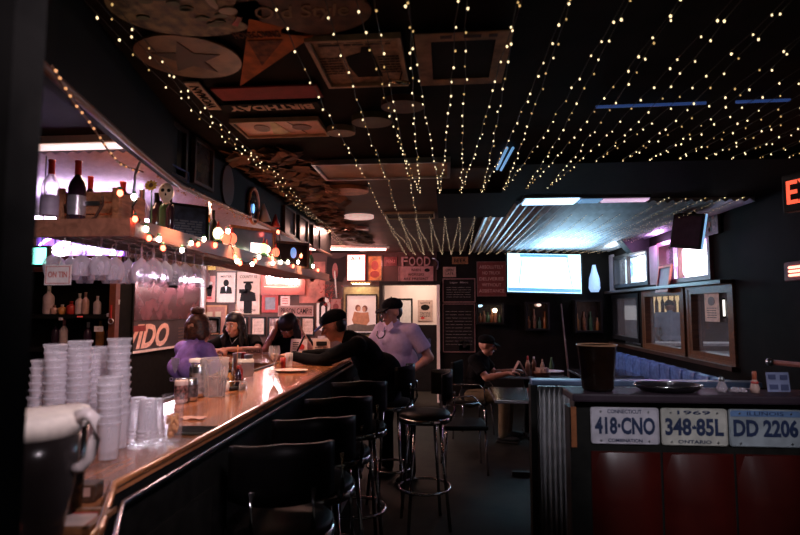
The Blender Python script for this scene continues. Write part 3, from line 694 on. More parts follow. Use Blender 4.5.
bottle('green bottle beyond the small screen at the shelf end', (-1.40, X2Y(311, -1.40), SZ), .23, .03, M('green_bottle'), redp)
tr = thing('paper_cone', 'cream paper cone on the bulkhead edge right of the round mirror', 'decoration', (-1.34, X2Y(264, -1.34), 2.19))
MB().cone((0,0,0), (0,-.03,.13), .05, .008, 14).build('cone', M('cream_paper'), tr)
tr = thing('paper_cone', 'small red cone on the bulkhead edge right of the cream one', 'decoration', (-1.34, X2Y(275, -1.34), 2.19))
MB().cone((0,0,0), (0,0,.10), .04, .006, 14).build('cone', redp, tr)
# bulkhead pictures
def bulk(name, label, cat, px, py, w_, h_, bg, **kw):
    Y, Z = atX(px, py, -1.37); return sign(name, label, cat, (-1.372, Y, Z), FR['left'], w_, h_, bg, **kw)
bulk('framed_photo', 'dark framed photo leftmost on the bulkhead, specks of light on its glass', 'picture', 175, 152, .16, .26, M('dark_photo', (.02,.018,.02), .2), frame=(.02, darkwood))
bulk('framed_photo', 'grey-brown framed photo, second from the camera on the bulkhead', 'picture', 201, 165, .22, .24, M('brown_photo', (.06,.04,.03), .25), frame=(.018, darkwood))
bulk('oval_plaque', 'dim reddish oval plaque on the bulkhead before the round mirror', 'plaque', 227, 186, .2, .26, M('maroon_plaque', (.09,.03,.02), .4), poly=[(.09*math.cos(a*PI/12), .13*math.sin(a*PI/12)) for a in range(24)])
rm = bulk('round_mirror', 'small round mirror with a copper rim on the bulkhead', 'mirror', 252, 206, .2, .2, M('mirror_glass', (.10,.14,.22), .08, .9), poly=[(.09*math.cos(a*PI/12), .12*math.sin(a*PI/12)) for a in range(24)])
MB().tube([(.095*math.cos(a*PI/12), -.015, .125*math.sin(a*PI/12)) for a in range(24)], .012, 8, True).build('rim', M('copper_rim', (.7,.28,.15), .3, .8), rm)
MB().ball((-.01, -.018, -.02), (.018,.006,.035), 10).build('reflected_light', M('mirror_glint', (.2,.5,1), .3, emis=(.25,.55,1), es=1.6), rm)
for k, px in enumerate((288, 302, 315)):
    bulk('framed_photo', ['dark framed photo on the bulkhead above the small screen', 'narrow dark framed photo past the one above the small screen', 'dark framed photo farthest along the bulkhead'][k], 'picture', px, 222+k*8, .3, .22, M('dim_photo', (.05,.035,.03), .3), frame=(.02, darkwood))
bulk('blue_sticker_strip', 'blue strip fixed under the second framed photo of the bulkhead', 'sign', 173, 172, .24, .05, M('blue_strip', (.10,.22,.45), .4), frame=(.006, bluep))

# big red and white party bulbs
def cord(name, label, cat, pix, X, cols, group=None, r=.011):
    pts = []
    for px, py in pix: Y, Z = atX(px, py, X); pts.append((X, Y, Z))
    base = pts[0]; t = thing(name, label, cat, base, group=group)
    loc = [(a[0]-base[0], a[1]-base[1], a[2]-base[2]) for a in pts]
    sm = []
    for a, b in zip(loc, loc[1:]):
        for k in range(4):
            u = k/4; sm.append((a[0]+(b[0]-a[0])*u+.012*math.sin(k*2.1), a[1]+(b[1]-a[1])*u, a[2]+(b[2]-a[2])*u-.012*math.sin(PI*u)+.016))
    sm.append((loc[-1][0], loc[-1][1], loc[-1][2]+.016)); MB().tube(sm, .0028, 5).build('wire', black, t)
    for i, p in enumerate(loc):
        b = MB().ball((0,0,0), (r, r, r*1.35), 10); b.v = [(v[0]+p[0], v[1]+p[1], v[2]+p[2]) for v in b.v]
        bo = b.build('bulb', {'r': e_red, 'w': e_wht}[cols[i]], t)
        MB().cone((p[0],p[1],p[2]+r), (p[0],p[1],p[2]+r+.014), r*.6).build('socket', greenp, bo)
    return t
cord('party_light_string', 'string of red and white bulbs trailing over the crate and along the near shelf edge', 'string lights',
     [(120,193),(134,197),(135,219),(146,229),(149,238),(159,239),(163,248),(182,250),(191,243),(198,244),(204,239)], -1.315, 'rwrwrwrwwrw')
cord('party_light_string', 'string of red and white bulbs along the middle of the shelf edge', 'string lights',
     [(215,245),(228,231),(235,257),(237,261),(240,263),(252,264),(255,261),(259,257),(272,258),(273,263),(278,232),(281,262)], -1.315, 'rwrwrwrwrwrw', r=.013)
cord('party_light_string', 'string of red and white bulbs at the far end of the shelf', 'string lights',
     [(288,262),(293,266),(298,262),(301,256),(306,257),(307,262),(308,246),(313,266),(318,270)], -1.315, 'wrwrwrwwr', r=.014)

# ---------------------------------------------------------------- things behind the bar
nb = thing('neon_beer_sign', 'glaring white and violet neon sign hanging behind the wine glasses', 'neon sign', (-3.15, 4.35, 2.02), (0,0,math.radians(25)))
MB().box((0, .05, 0), (.70, .04, .44), bev=.02).build('backing', M('acrylic_back', (.12,.08,.2), .3), nb)
for s_ in (-.3, .3): MB().cone((s_, .05, .2), (s_, .05, .48), .004).build('hanger', steel, nb)
def wobble(rx, rz, n=40, k=3, a=.12, c=(0,0)): return [(c[0]+rx*math.cos(2*PI*i/n)*(1+a*math.sin(k*2*PI*i/n)), 0, c[1]+rz*math.sin(2*PI*i/n)*(1+a*math.cos(k*2*PI*i/n))) for i in range(n)]
MB().tube(wobble(.30, .17), .012, 8, True).build('violet_tube', e_neonp, nb)
MB().tube(wobble(.22, .11, c=(.02,0)), .014, 8, True).tube(wobble(.14, .06, k=2), .014, 8, True).build('white_tube', e_neonw, nb)
tn = thing('teal_neon_sign', 'small teal lit sign beside the dark partition under the shelf', 'neon sign', (atY(42,256,3.0)[0]-.02, 3.0, atY(42,256,3.0)[1]))
MB().box((0, .02, 0), (.12, .03, .13), bev=.01).build('case', black, tn); MB().box((0, 0, 0), (.09, .01, .10), bev=.005).build('lit_face', e_teal, tn); MB().cone((0,.02,.06), (0,.02,CZ-tn.location.z), .004).build('hanger', steel, tn)
vt = thing('added_lilac_tube', 'lilac white tube lamp hanging behind the wine crate', 'lamp', (-2.75, 4.0, 2.25), (0,0,math.radians(15)))  # added tube, out of sight, brightens the ribbed ceiling
MB().cone((-.5,0,0), (.5,0,0), .02).build('tube', M('lilac_white_tube', (.9,.8,1), .4, emis=(.86,.62,1), es=30, noise=0), vt)
MB().box((0,0,-.05), (1.06,.06,.05)).build('housing', white, vt)
for s_ in (-.4,.4): MB().cone((s_,0,0), (s_,0,.24), .005).build('hanger', steel, vt)
# ceiling troffer between camera and ribs (the pale lit rectangle at the top left)
tf = thing('ceiling_troffer', 'pale lit rectangular light panel on the ceiling at the near end of the bottles', 'ceiling light', (-2.05, 2.78, CZ-.02))
MB().box((-.1, 0, 0), (1.1, .14, .04)).build('housing', white, tf); MB().box((-.1, 0, -.022), (1.06, .11, .006)).build('diffuser', M('troffer_diffuser', (.8,.7,.65), .5, emis=(1,.74,.66), es=1.0, noise=0), tf)
# back-bar shelving facing the customers' end
bb = thing('back_bar_cabinet', 'tall black back-bar shelving with two shelves behind the stacked cups', 'cabinet', (atY(131, 300, 3.96)[0]-.43, 3.9, 0))
MB().box((-.0, .10, .97), (.86, .02, 1.94)).build('back_panel', matte_black, bb)
for x in (-.43, .40): MB().box((x, .02, .97), (.035, .18, 1.94)).build('side_panel', matte_black, bb)
for z in (.05, .9, 1.235, 1.485, 1.93): MB().box((0, .0, z), (.83, .17, .03)).build('shelf_board', black, bb)
MB().box((.40, -.10, .97), (.05, .05, 1.94)).build('brown_post', M('red_brown_post', (.16,.05,.03), .4, kind='wood'), bb)
MB().box((-.0, -.10, 1.885), (.76, .02, .12)).build('fascia', M('brown_fascia', (.10,.035,.025), .35), bb)
for k, (px, py) in enumerate(((98, 329),(115, 302),(108, 315),(60, 319))):
    x, z = atY(px, py, 3.80)
    sign('shelf_label', ['larger white price label low on the black cabinet', 'white label at the upper right of the black cabinet', 'small pale tag in the middle of the black cabinet', 'small pale tag at the left of the black cabinet'][k], 'label', (x, 3.81, z), FR['back'], (.07,.065,.03,.03)[k], (.04,.035,.025,.02)[k], M('lilac_white_label', (.75,.66,.7), .5), d=.004,
         shapes=[(lines(0, 0, .02, .015, 2, .4, k), M('faint_ink'), 'small_print')])
sb_m = [M('orange_label_bottle', (.5,.22,.06), .4), redp, M('pale_bottle', (.55,.42,.42), .3), M('pink_bottle', (.5,.28,.24), .3), M('amber_bottle')]
for k, (px, h, r_, mi) in enumerate(((48,.22,.04,2),(54,.07,.03,3),(62,.075,.03,0),(71,.10,.034,1),(79,.16,.030,2),(85,.17,.026,3),(97,.14,.028,2))):
    x = atY(px, 315, 3.9)[0]
    lab = ['tall misty bottle beside the left edge of the middle shelf', 'squat pinkish jar next to the tall misty bottle', 'short jar with an orange label on the middle shelf', 'red jar on the middle shelf of the black cabinet', 'pale slender bottle right of the red jar', 'pink-topped slender bottle right of the pale one', 'pale bottle alone at the right of the middle shelf'][k]
    bottle(lab, (x, 3.90, 1.502), h, r_, sb_m[mi], white if mi in (0, 2) else sb_m[mi])
for k, px in enumerate((60, 68, 92, 104, 114)):
    x = atY(px, 340, 3.95)[0]
    bottle('liquor bottle on the low shelf behind the stacked cups, '+['beside the left panel', 'with a pink cap', 'in the middle', 'with an amber body', 'beside the brown post'][k], (x, 3.90, 1.252), (.20,.21,.19,.20,.19)[k], .030, [dkg, sb_m[2], dkg, sb_m[4], dkg][k], [black, pinkp, white, gold, redp][k])
# red digits under the middle shelf
sign('digit_display', 'tiny red lit digits on the front edge of the middle shelf', 'display', (atY(79,321,3.8)[0], 3.812, 1.485), FR['back'], .07, .02, ink, texts=[('0:00', 0, 0, .010, .045, M('dim_red_digit', (.4,.02,.02), .5, emis=(1,.1,.08), es=.5))], d=.004)
# red ladle / opener hanging on the post
op = thing('bottle_opener', 'red bottle opener hanging from the brown post of the cabinet', 'opener', (atY(113,305,3.78)[0], 3.76, atY(113,305,3.78)[1]))
MB().box((0,0,-.05), (.012,.006,.10)).build('handle', redp, op); MB().tube([(.02*math.cos(a), 0, -.12+.02*math.sin(a)) for a in [i*PI/6 for i in range(12)]], .004, 6, True).build('ring', steel, op)
# VIDO sign
s_ = sign('side_wall_banner', 'black side wall banner with big slanted pale letters VIDO', 'sign', (XL+.01, (atX(129,340,XL)[0]+atX(188,340,XL)[0])/2, 1.17), FR['left'], atX(188,340,XL)[0]-atX(129,340,XL)[0], .40, M('banner_black', (.03,.022,.024), .35),
     texts=[('VIDO', -.36, -.01, .34, 1.05, M('salmon_letter', (.62,.36,.28), .5), .35)], shapes=[(lines(.72, -.03, .55, .24, 5, .25, 31), M('dim_brown_ink', (.18,.10,.08), .5), 'small_print'), (rect(-.62, .1, .3, .08), dred, 'red_stroke')])
# glossy panel on the side wall; tube above it added for reflected neon
gl = thing('glossy_wall_panel', 'glossy side wall panel with a pale band of light over red streaks', 'panel', (XL+.03, 7.25, 1.66), FR['left'])
MB().box((0, -.01, 0), (2.9, .02, .56)).build('panel', M('streaky_red_panel', (.06,.018,.020), .26, noise=.7, scale=4), gl)
MB().box((0, -.03, .375), (2.9, .06, .05)).build('added_tube_housing', white, gl)
MB().box((0, -.075, .335), (2.8, .03, .03)).build('tube', M('added_cold_tube', (.8,.85,1), .4, emis=(.85,.82,1), es=170, noise=0), gl)
pk = thing('pink_tube_lamp', 'rosy tube lamp on the ceiling in front of the glowing white sign', 'lamp', (-1.5, 7.95, CZ-.05), (0,0,.12))
MB().box((0,0,.025), (1.3,.07,.04)).build('housing', white, pk); MB().cone((-.6,0,-.01), (.6,0,-.01), .016).build('tube', M('rosy_tube', (1,.6,.55), .4, emis=(1,.40,.34), es=9, noise=0), pk)
# neon of the corner above the posters
l_, w_, h_ = back(262, 271, 306, 295)
nn = thing('script_neon_sign', 'blazing white script neon sign with red outline on the corner wall', 'neon sign', (l_[0], BY-.10, l_[2]))
MB().box((0, .06, 0), (w_, .03, h_)).build('backing', M('neon_back_red', (.35,.07,.05), .4), nn)
pts = []
for i in range(90):
    u = i/89; pts.append((-w_*.36+w_*.72*u+.035*math.sin(u*44), -.01, .045+.055*math.cos(u*44)+.02*math.sin(u*5)))
MB().tube(pts, .013, 6).build('white_tube', M('hot_white_neon', (1,1,1), .4, emis=(1,.86,.86), es=55, noise=0), nn)
pts = [(w_*.47*math.cos(2*PI*i/40), 0, .03+h_*.40*math.sin(2*PI*i/40)*(1+.2*math.cos(4*PI*i/40))) for i in range(40)]
MB().tube([(-w_*.40, 0, -.065), (0, 0, -.08), (w_*.36, 0, -.07)], .010, 6).tube([(-w_*.3, 0, .15), (0, 0, .17), (w_*.3, 0, .15)], .008, 6).build('red_tube', e_neonr, nn)
# ================================================================ ON THE BAR
def on_bar(px, py): x, y = atZ(px, py, BT); return (x, y, BT+.001)
# stout pitcher in the foreground
pp = thing('beer_pitcher', 'large handled pitcher of dark stout with cream foam, foremost on the bar', 'pitcher', (-.765, .95, BT+.001), (0,0,math.radians(8)))
MB().lathe([(.047,.004),(.052,.01),(.0765,.16),(.0785,.222)], n=36).build('stout', stout, pp); pp.scale = (.97,.97,.97)
MB().lathe([(.0787,.222),(.0812,.256),(.074,.262)], n=36).build('foam', foam, pp)
open_lathe([(.0,0),(.048,0),(.053,.008),(.0775,.16),(.0815,.260),(.083,.266),(.081,.268)], n=36).build('jug_body', glassy('jug_glass', base=.006, edge=.16, rough=.06, body=(.6,.5,.5), milk=1), pp)
MB().tube([(.078,0,.255),(.098,0,.260),(.112,0,.250),(.113,0,.21),(.106,0,.178),(.092,0,.160),(.078,0,.155)], [.011,.012,.011,.010,.010,.010,.011], 10).build('handle', M('milky_handle', (.78,.66,.64), .3), pp)
mb = MB().tube([(-.020,-.0765,.045),(-.012,-.0775,.034),(.0,-.078,.034),(.010,-.078,.045),(.012,-.078,.058),(.004,-.078,.066),(.006,-.078,.075)], .0022, 6); mb.build('blue_white_reflection', M('blue_white_glow', (.6,.8,1), .4, emis=(.6,.85,1), es=1.4), pp)  # neon reflection drawn as glowing lines on the pitcher
MB().tube([(.016,-.077,.062),(.022,-.076,.055),(.021,-.076,.044)], .002, 6).build('red_reflection', M('red_glow', (.8,.1,.1), .4, emis=(1,.15,.1), es=1.2), pp)  # red stroke of the same painted neon reflection
p2 = thing('beer_glass', 'second foam-topped vessel directly behind the big stout pitcher', 'glass', (-.845, 1.13, BT+.001))
MB().lathe([(.045,.004),(.052,.19)], n=28).build('stout', stout, p2); MB().lathe([(.052,.19),(.054,.225),(.05,.23)], n=28).build('foam', foam, p2)
# menu card in wooden frame lying near the bend
mf = thing('table_menu_card', 'wooden framed card with red border lying at the bend of the bar', 'menu card', (*atZ(70, 525, BT), BT+.003), (0,0,math.radians(8)))
MB().box((0,0,.003), (.105,.10,.006)).build('card', M('card_face', (.65,.5,.45), .5), mf)
m_ = MB()
for a, b in (((0,.052,.006),(.13,.014,.012)), ((0,-.052,.006),(.13,.014,.012)), ((-.06,0,.006),(.014,.118,.012)), ((.06,0,.006),(.014,.118,.012))): m_.box(a, b)
m_.build('frame', midwood, mf)
MB().box((0,.04,.0065), (.10,.006,.001)).box((-.047,0,.0065), (.006,.085,.001)).box((.047,0,.0065), (.006,.085,.001)).build('red_border', redp, mf)
cb = thing('dark_coaster_box', 'small dark box by the bend of the bar behind the stout pitcher', 'box', (*atZ(88, 500, BT), BT+.001), (0,0,.2))
MB().box((0,0,.02), (.05,.05,.04), bev=.004).build('box', darkwood, cb); MB().box((0,-.026,.025), (.03,.002,.02)).build('label', M('tan_plate'), cb)
# stacks of plastic cups; each cup is a thing
def cup_mb(): return open_lathe([(.0,.001),(.026,.001),(.027,.004),(.033,.10),(.0345,.108),(.037,.110),(.037,.115),(.034,.116)], n=22)
cup0 = None
def cup(x, y, z, label, group, sc_=1.0, flip=False):
    global cup0
    if cup0 is None:
        o = cup_mb().build('plastic_cup', cupm)
        cup0 = o
    else:
        o = cup0.copy(); COL.objects.link(o)
    o.location = (x, y, z); o.scale = (sc_,)*3; o.rotation_euler = (PI if flip else 0, 0, random.random()*6)
    tag(o, label, 'cup', group); return o
STK = [('tallest right-hand stack of clear cups', 117, 448, 11, 1.0), ('stack of clear cups at the left beside the dark partition', 54, 450, 10, 1.02), ('second tall stack of clear cups from the partition', 76, 449, 11, .98),
       ('third stack of clear cups, set back a little', 96, 441, 10, .97), ('low front stack of clear cups', 108, 459, 7, .95), ('stack of clear cups half hidden by the partition', 38, 447, 8, 1.0)]
for lab, px, py, n_, s_c in STK:
    x, y = atZ(px, py, BT)
    for k in range(n_):
        cup(x+random.uniform(-.002,.002)+k*.0006*((px % 3)-1), y+random.uniform(-.0015,.0015), BT+.001+k*.0235*s_c, 'clear plastic cup in the '+lab, lab, s_c)
for lab, px, py, n_ in (('left upside-down group of milky cups', 137, 444, 4), ('middle upside-down group of milky cups', 147, 446, 4), ('upside-down milky cups nearest the pretzel glass', 154, 441, 3)):
    x, y = atZ(px, py, BT)
    for k in range(n_): cup(x, y, BT+.116+k*.012+.001, 'milky cup turned over in the '+lab, lab, .92, True)
# pretzel glass
pg = thing('pretzel_glass', 'tall clear tumbler holding snack sticks at the bar edge', 'tumbler', on_bar(172, 441))
open_lathe([(0,.0),(.026,0),(.030,.004),(.036,.155)], n=24).build('tumbler', glassy('tumbler_glass', base=.05, edge=.55, rough=.2, body=(.75,.6,.6), milk=1), pg)
mb = MB(); rd = random.Random(5)
for i in range(44):
    a = rd.uniform(0, 6.28); r_ = rd.uniform(0,.019); z = rd.uniform(.012,.07); q = Vector((rd.uniform(-.4,.4), rd.uniform(-.4,.4), 1)).normalized()*.022
    mb.cone((r_*math.cos(a)-q.x/2, r_*math.sin(a)-q.y/2, z), (r_*math.cos(a)+q.x/2, r_*math.sin(a)+q.y/2, z+q.z), .0045, n=6)
mb.build('snack_sticks', M('snack_brown', (.70,.30,.10), .5), pg)['kind'] = 'stuff'
# dark tray behind the tumbler
ty = thing('bar_mat', 'dark rubber bar mat lying on the wooden bar right of the snack tumbler', 'mat', (*atZ(196, 432, BT), BT+.002), (0,0,.05))
MB().box((0,0,.004), (.16,.11,.008), bev=.003).build('mat', M('green_black_rubber', (.03,.03,.02), .6), ty)
mb = MB()
for i in range(5): mb.box((0, -.04+.02*i, .009), (.15,.005,.003))
mb.build('ridges', black, ty)
np_ = thing('crumpled_napkin', 'thin crumpled napkin on the bar above the dark mat', 'napkin', (*atZ(193, 419, BT), BT+.002))
bmn = MB(); rd = random.Random(2); G = 9; P = [((i/(G-1)-.5)*.10, (j/(G-1)-.5)*.05, rd.uniform(0,.008)) for j in range(G) for i in range(G)]
bmn.add(P, [(j*G+i, j*G+i+1, (j+1)*G+i+1, (j+1)*G+i) for j in range(G-1) for i in range(G-1)]); bmn.build('paper', M('napkin_rose', (.6,.33,.26), .8), np_)
# cans
def can(label, px, py, tall, body, band):
    t = thing('drink_can', label, 'can', on_bar(px, py), group='cans in front of the bartender')
    r_ = .031
    MB().lathe([(.024,0),(r_,.008),(r_,tall-.012),(.026,tall)], n=24).build('body', body, t)
    MB().lathe([(r_+.0004,.02),(r_+.0004,tall*.75)], n=24, closed=False).build('printed_band', band, t)
    MB().lathe([(.026,tall),(.0265,tall+.003),(.024,tall+.002)], n=24).build('lid', steel, t)
can('short white can with dark printing, leftmost of the cans', 181, 403, .112, M('can_white', (.65,.5,.47), .35), M('can_print', (.25,.12,.11), .4, noise=.9, scale=60))
can('silver can with dark side right of the short white one', 191, 401, .105, steel, M('can_dark', (.12,.09,.09), .3, noise=.8, scale=50))
can('tall grey can against the handle side of the clear pitcher', 199, 397, .16, steel, M('can_grey', (.30,.24,.24), .3, noise=.5, scale=40))
can('tall dark can behind the grey one', 195, 394, .15, steel, M('can_dark'))
# clear pitcher of water
wp = thing('water_pitcher', 'ribbed clear plastic pitcher half full, in the middle of the bar', 'pitcher', on_bar(214, 396))
nrib = 20
def ribbed(r0, r1, z0, z1, amp=.0022, n=80):
    P = []; F = []
    for z, r_ in ((z0, r0), (z1, r1)):
        for i in range(n): a = 2*PI*i/n; q = r_+amp*math.cos(nrib*a); P.append((q*math.cos(a), q*math.sin(a), z))
    for i in range(n): F.append((i, (i+1) % n, n+(i+1) % n, n+i))
    return MB().add(P, F, True)
m_ = ribbed(.052, .068, .0, .15); m_.lathe([(.068,.15),(.071,.19),(.073,.192)], n=80, closed=False); m_.lathe([(0,.001),(.052,.001)], n=40, closed=False)
m_.add([(-.02,-.066,.19),(.02,-.066,.19),(.0,-.10,.195),(0,-.07,.165)], [(0,1,2),(0,2,3),(1,3,2)])
m_.build('jug_body', pitcher_m, wp)
MB().lathe([(.048,.005),(.060,.10)], n=40).build('water', M('dim_water', (.35,.24,.22), .1, alpha=.6), wp)
MB().tube([(-.068,0,.18),(-.10,0,.185),(-.118,0,.165),(-.115,0,.11),(-.09,0,.06),(-.060,0,.055)], .009, 8).build('handle', pitcher_m, wp)
MB().box((-.10,0,.178), (.06,.045,.022), bev=.006).build('thumb_rest', M('milky_handle'), wp)
# condiment caddy
cc = thing('condiment_caddy', 'round dark caddy of sauce bottles and packets right of the clear pitcher', 'caddy', on_bar(232, 389))
MB().lathe([(.07,0),(.072,.01),(.072,.02),(.068,.02)]).build('tray', black, cc); MB().tube([(.07*math.cos(a*PI/8), .07*math.sin(a*PI/8), .05) for a in range(16)], .003, 6, True).build('rim_wire', steel, cc)
MB().cone((0,0,.01), (0,0,.17), .004).build('centre_post', steel, cc)
for k, (dx, dy, h, r_, m_, c_) in enumerate(((-.035,-.02,.10,.018,'pale_bottle','red_paint'),(.0,-.04,.09,.017,'orange_label_bottle','black_paint'),(.04,-.015,.11,.016,'dark_bottle_glass','red_paint'),(.03,.035,.13,.017,'red_paint','white_card'),(-.02,.035,.12,.017,'amber_bottle','gold_trim'))):
    t = thing('sauce_bottle', ['pale squat sauce bottle in the front of the bar caddy','orange sauce bottle in the front of the bar caddy','dark sauce bottle at the right of the bar caddy','red sauce bottle at the back of the bar caddy','amber sauce bottle at the back of the bar caddy'][k], 'bottle', tuple(Vector(on_bar(232,389))+Vector((dx,dy,.02))))
    MB().lathe([(r_,0),(r_,h*.6),(r_*.45,h*.75),(r_*.45,h*.85)], n=14).build('body', MATS[m_], t); MB().lathe([(r_*.5,h*.84),(r_*.45,h)], n=14).build('cap', MATS[c_], t)
cs = thing('salt_shaker', 'white salt shaker leaning on the front of the bar caddy', 'shaker', on_bar(226, 391)); MB().lathe([(.016,0),(.02,.02),(.016,.055)]).build('body', white, cs); MB().lathe([(.017,.055),(.012,.07),(.003,.074)]).build('cap', steel, cs)
st = thing('straw', 'thin orange stirring straw standing in the bar caddy', 'straw', tuple(Vector(on_bar(236,388))+Vector((0,0,.02)))); MB().cone((0,0,0),(.005,0,.22),.003).build('tube', orange, st)
sg = thing('shot_glass', 'small upturned shot glass on the bar right of the caddy', 'glass', on_bar(243, 391)); open_lathe([(0,.05),(.018,.05),(.024,0)]).build('glass', glass, sg)
nh = thing('napkin_holder', 'napkin holder with white napkins on the far side of the bar', 'napkin holder', on_bar(245, 376), (0,0,.3))
MB().box((0,-.03,.045), (.11,.006,.09)).box((0,.03,.045), (.11,.006,.09)).box((0,0,.004), (.11,.06,.008)).build('holder', steel, nh); mb = MB()
for i in range(7): mb.box((-.0+.003*(i%2), -.022+.007*i, .06), (.10,.004,.10), R3(.05*(i-3),.04*(i%3),0))
mb.build('napkins', white, nh)
# white wine glass, plate and glass at the drinkers' corner
def stem_glass(label, pos, liq=None, s_=1.0):
    t = thing('stemmed_glass', label, 'glass', pos); 
    open_lathe([(0,0),(.034,.0),(.034,.003),(.004,.008),(.0035,.085),(.012,.095),(.036,.125),(.042,.155),(.036,.20)]).build('bowl', glass_w, t)
    if liq: MB().lathe([(.010,.097),(.033,.125),(.037,.145)], n=18).build('wine', liq, t)
    t.scale = (s_,)*3; return t
stem_glass('wine glass of pale drink standing on the bar before the woman raising both hands', on_bar(274, 374), M('pale_wine', (.75,.62,.5), .1, alpha=.7), .95)
pt = thing('dinner_plate', 'oval white plate on the bar below the capped drinker\'s hands', 'plate', on_bar(290, 372)); pt.scale = (1.25,.8,1)
MB().lathe([(.06,0),(.065,.004),(.10,.014),(.102,.016),(.098,.016),(.06,.007)], n=32).build('plate', M('rosy_plate', (.72,.5,.45), .3), pt)
for lab, px, py, h, r_, m_ in (('stubby red-topped shaker on the plate side of the wine glass', 283, 368, .075, .02, redp), ('clear tumbler held near the bar corner', 289, 366, .10, .03, cupm)):
    t = thing('small_tumbler', lab, 'tumbler', on_bar(px, py)); MB().lathe([(r_*.8,0),(r_,h)], n=18).build('body', m_, t)
# things on the far wing
for lab, px, py, col_ in (('white tub on the bar wing left of the napkin holder', 231, 369, white), ('red cup on the bar wing behind the caddy', 224, 366, redp), ('pale yellow tub beside the red cup on the bar wing', 219, 367, M('cream_paper'))):
    x, y = atZ(px, py, BT)
    t = thing('small_tub', lab, 'tub', (x, y+.35, BT+.001)); MB().lathe([(.028,0),(.035,.07),(.037,.075)], n=18).build('body', col_, t)
x, y = -1.62, 4.98
bk = sign('standing_menu', 'small white menu card standing on the bar wing before the woman raising both hands', 'menu card', (-1.38, 4.95, BT+.085), (math.radians(-8),0,math.radians(-10)), .17, .15, M('menu_white', (.62,.48,.45), .5), shapes=[(disc(.03, 0, .03, .025), redp, 'print'), (lines(-.03, 0, .06, .10, 5, .4, 2), ink, 'small_print')], d=.004)
bk = sign('standing_menu', 'second printed card standing right of the small white menu card', 'menu card', (-1.17, 4.98, BT+.085), (math.radians(-8),0,math.radians(12)), .16, .15, M('menu_cream', (.55,.38,.33), .5), shapes=[(rect(0, .03, .1, .04), ink, 'print'), (lines(0, -.03, .12, .07, 4, .4, 7), ink, 'small_print')], d=.004)
cp_ = sign('counter_card', 'tan lettered strip standing on the wing beside the long-haired woman\'s elbow', 'sign', (-1.86, 5.05, BT+.035), FR['back'], .20, .06, M('tan_strip', (.42,.24,.15), .5), texts=[('SPECIALS', 0, 0, .03, .16, ink)], d=.01)
# ================================================================ PEOPLE
def skinned(mb, name, mat, parent, voxel=.008, smooth=4, label=None):
    o = mb.build(name, mat, parent, label)
    r = o.modifiers.new('remesh', 'REMESH'); r.mode = 'VOXEL'; r.voxel_size = voxel; r.use_smooth_shade = True
    s = o.modifiers.new('smooth', 'SMOOTH'); s.factor = .5; s.iterations = smooth
    return o
def basis(fwd, up):
    f = Vector(fwd).normalized(); u = Vector(up).normalized(); r = f.cross(u).normalized(); u = r.cross(f).normalized()
    return f, u, r
def hand(mb, wrist, d, palm, curl=.5, s_=1.0, side=1):
    """palm and five bent fingers; d points along the hand, palm is the palm normal"""
    w_ = Vector(wrist); d = Vector(d).normalized(); n = Vector(palm).normalized(); n = (n-d*n.dot(d)).normalized(); x = d.cross(n)*side
    mb.cap(w_, w_+d*.03*s_, .022*s_, .024*s_)
    for k in (-1.5, -.5, .5, 1.5): mb.cap(w_+d*.02*s_+x*k*.012*s_, w_+d*.085*s_+x*k*.019*s_, .013*s_, .0115*s_)
    for k, L in ((-1.5,.85),(-.5,1.0),(.5,.96),(1.5,.76)):
        p = w_+d*.088*s_+x*k*.020*s_; a = curl*.5
        for seg, l in enumerate((.038,.025,.020)):
            q = (d*math.cos(a)+n*math.sin(a)); e = p+q*l*L*s_; mb.cap(p, e, (.0092-.0009*seg)*s_, (.0085-.0009*seg)*s_, 8); p = e; a += curl*.75
    p = w_+d*.022*s_-x*.026*s_; e = p+(d*.55-x*.65+n*.35).normalized()*.042*s_; mb.cap(p, e, .0125*s_, .0105*s_, 8); mb.cap(e, e+(d*.85-x*.15+n*.4).normalized()*.034*s_, .0105*s_, .009*s_, 8)
def chain(mb, pts, rs):
    for a, b, r0, r1 in zip(pts, pts[1:], rs, rs[1:]): mb.cap(a, b, r0, r1)
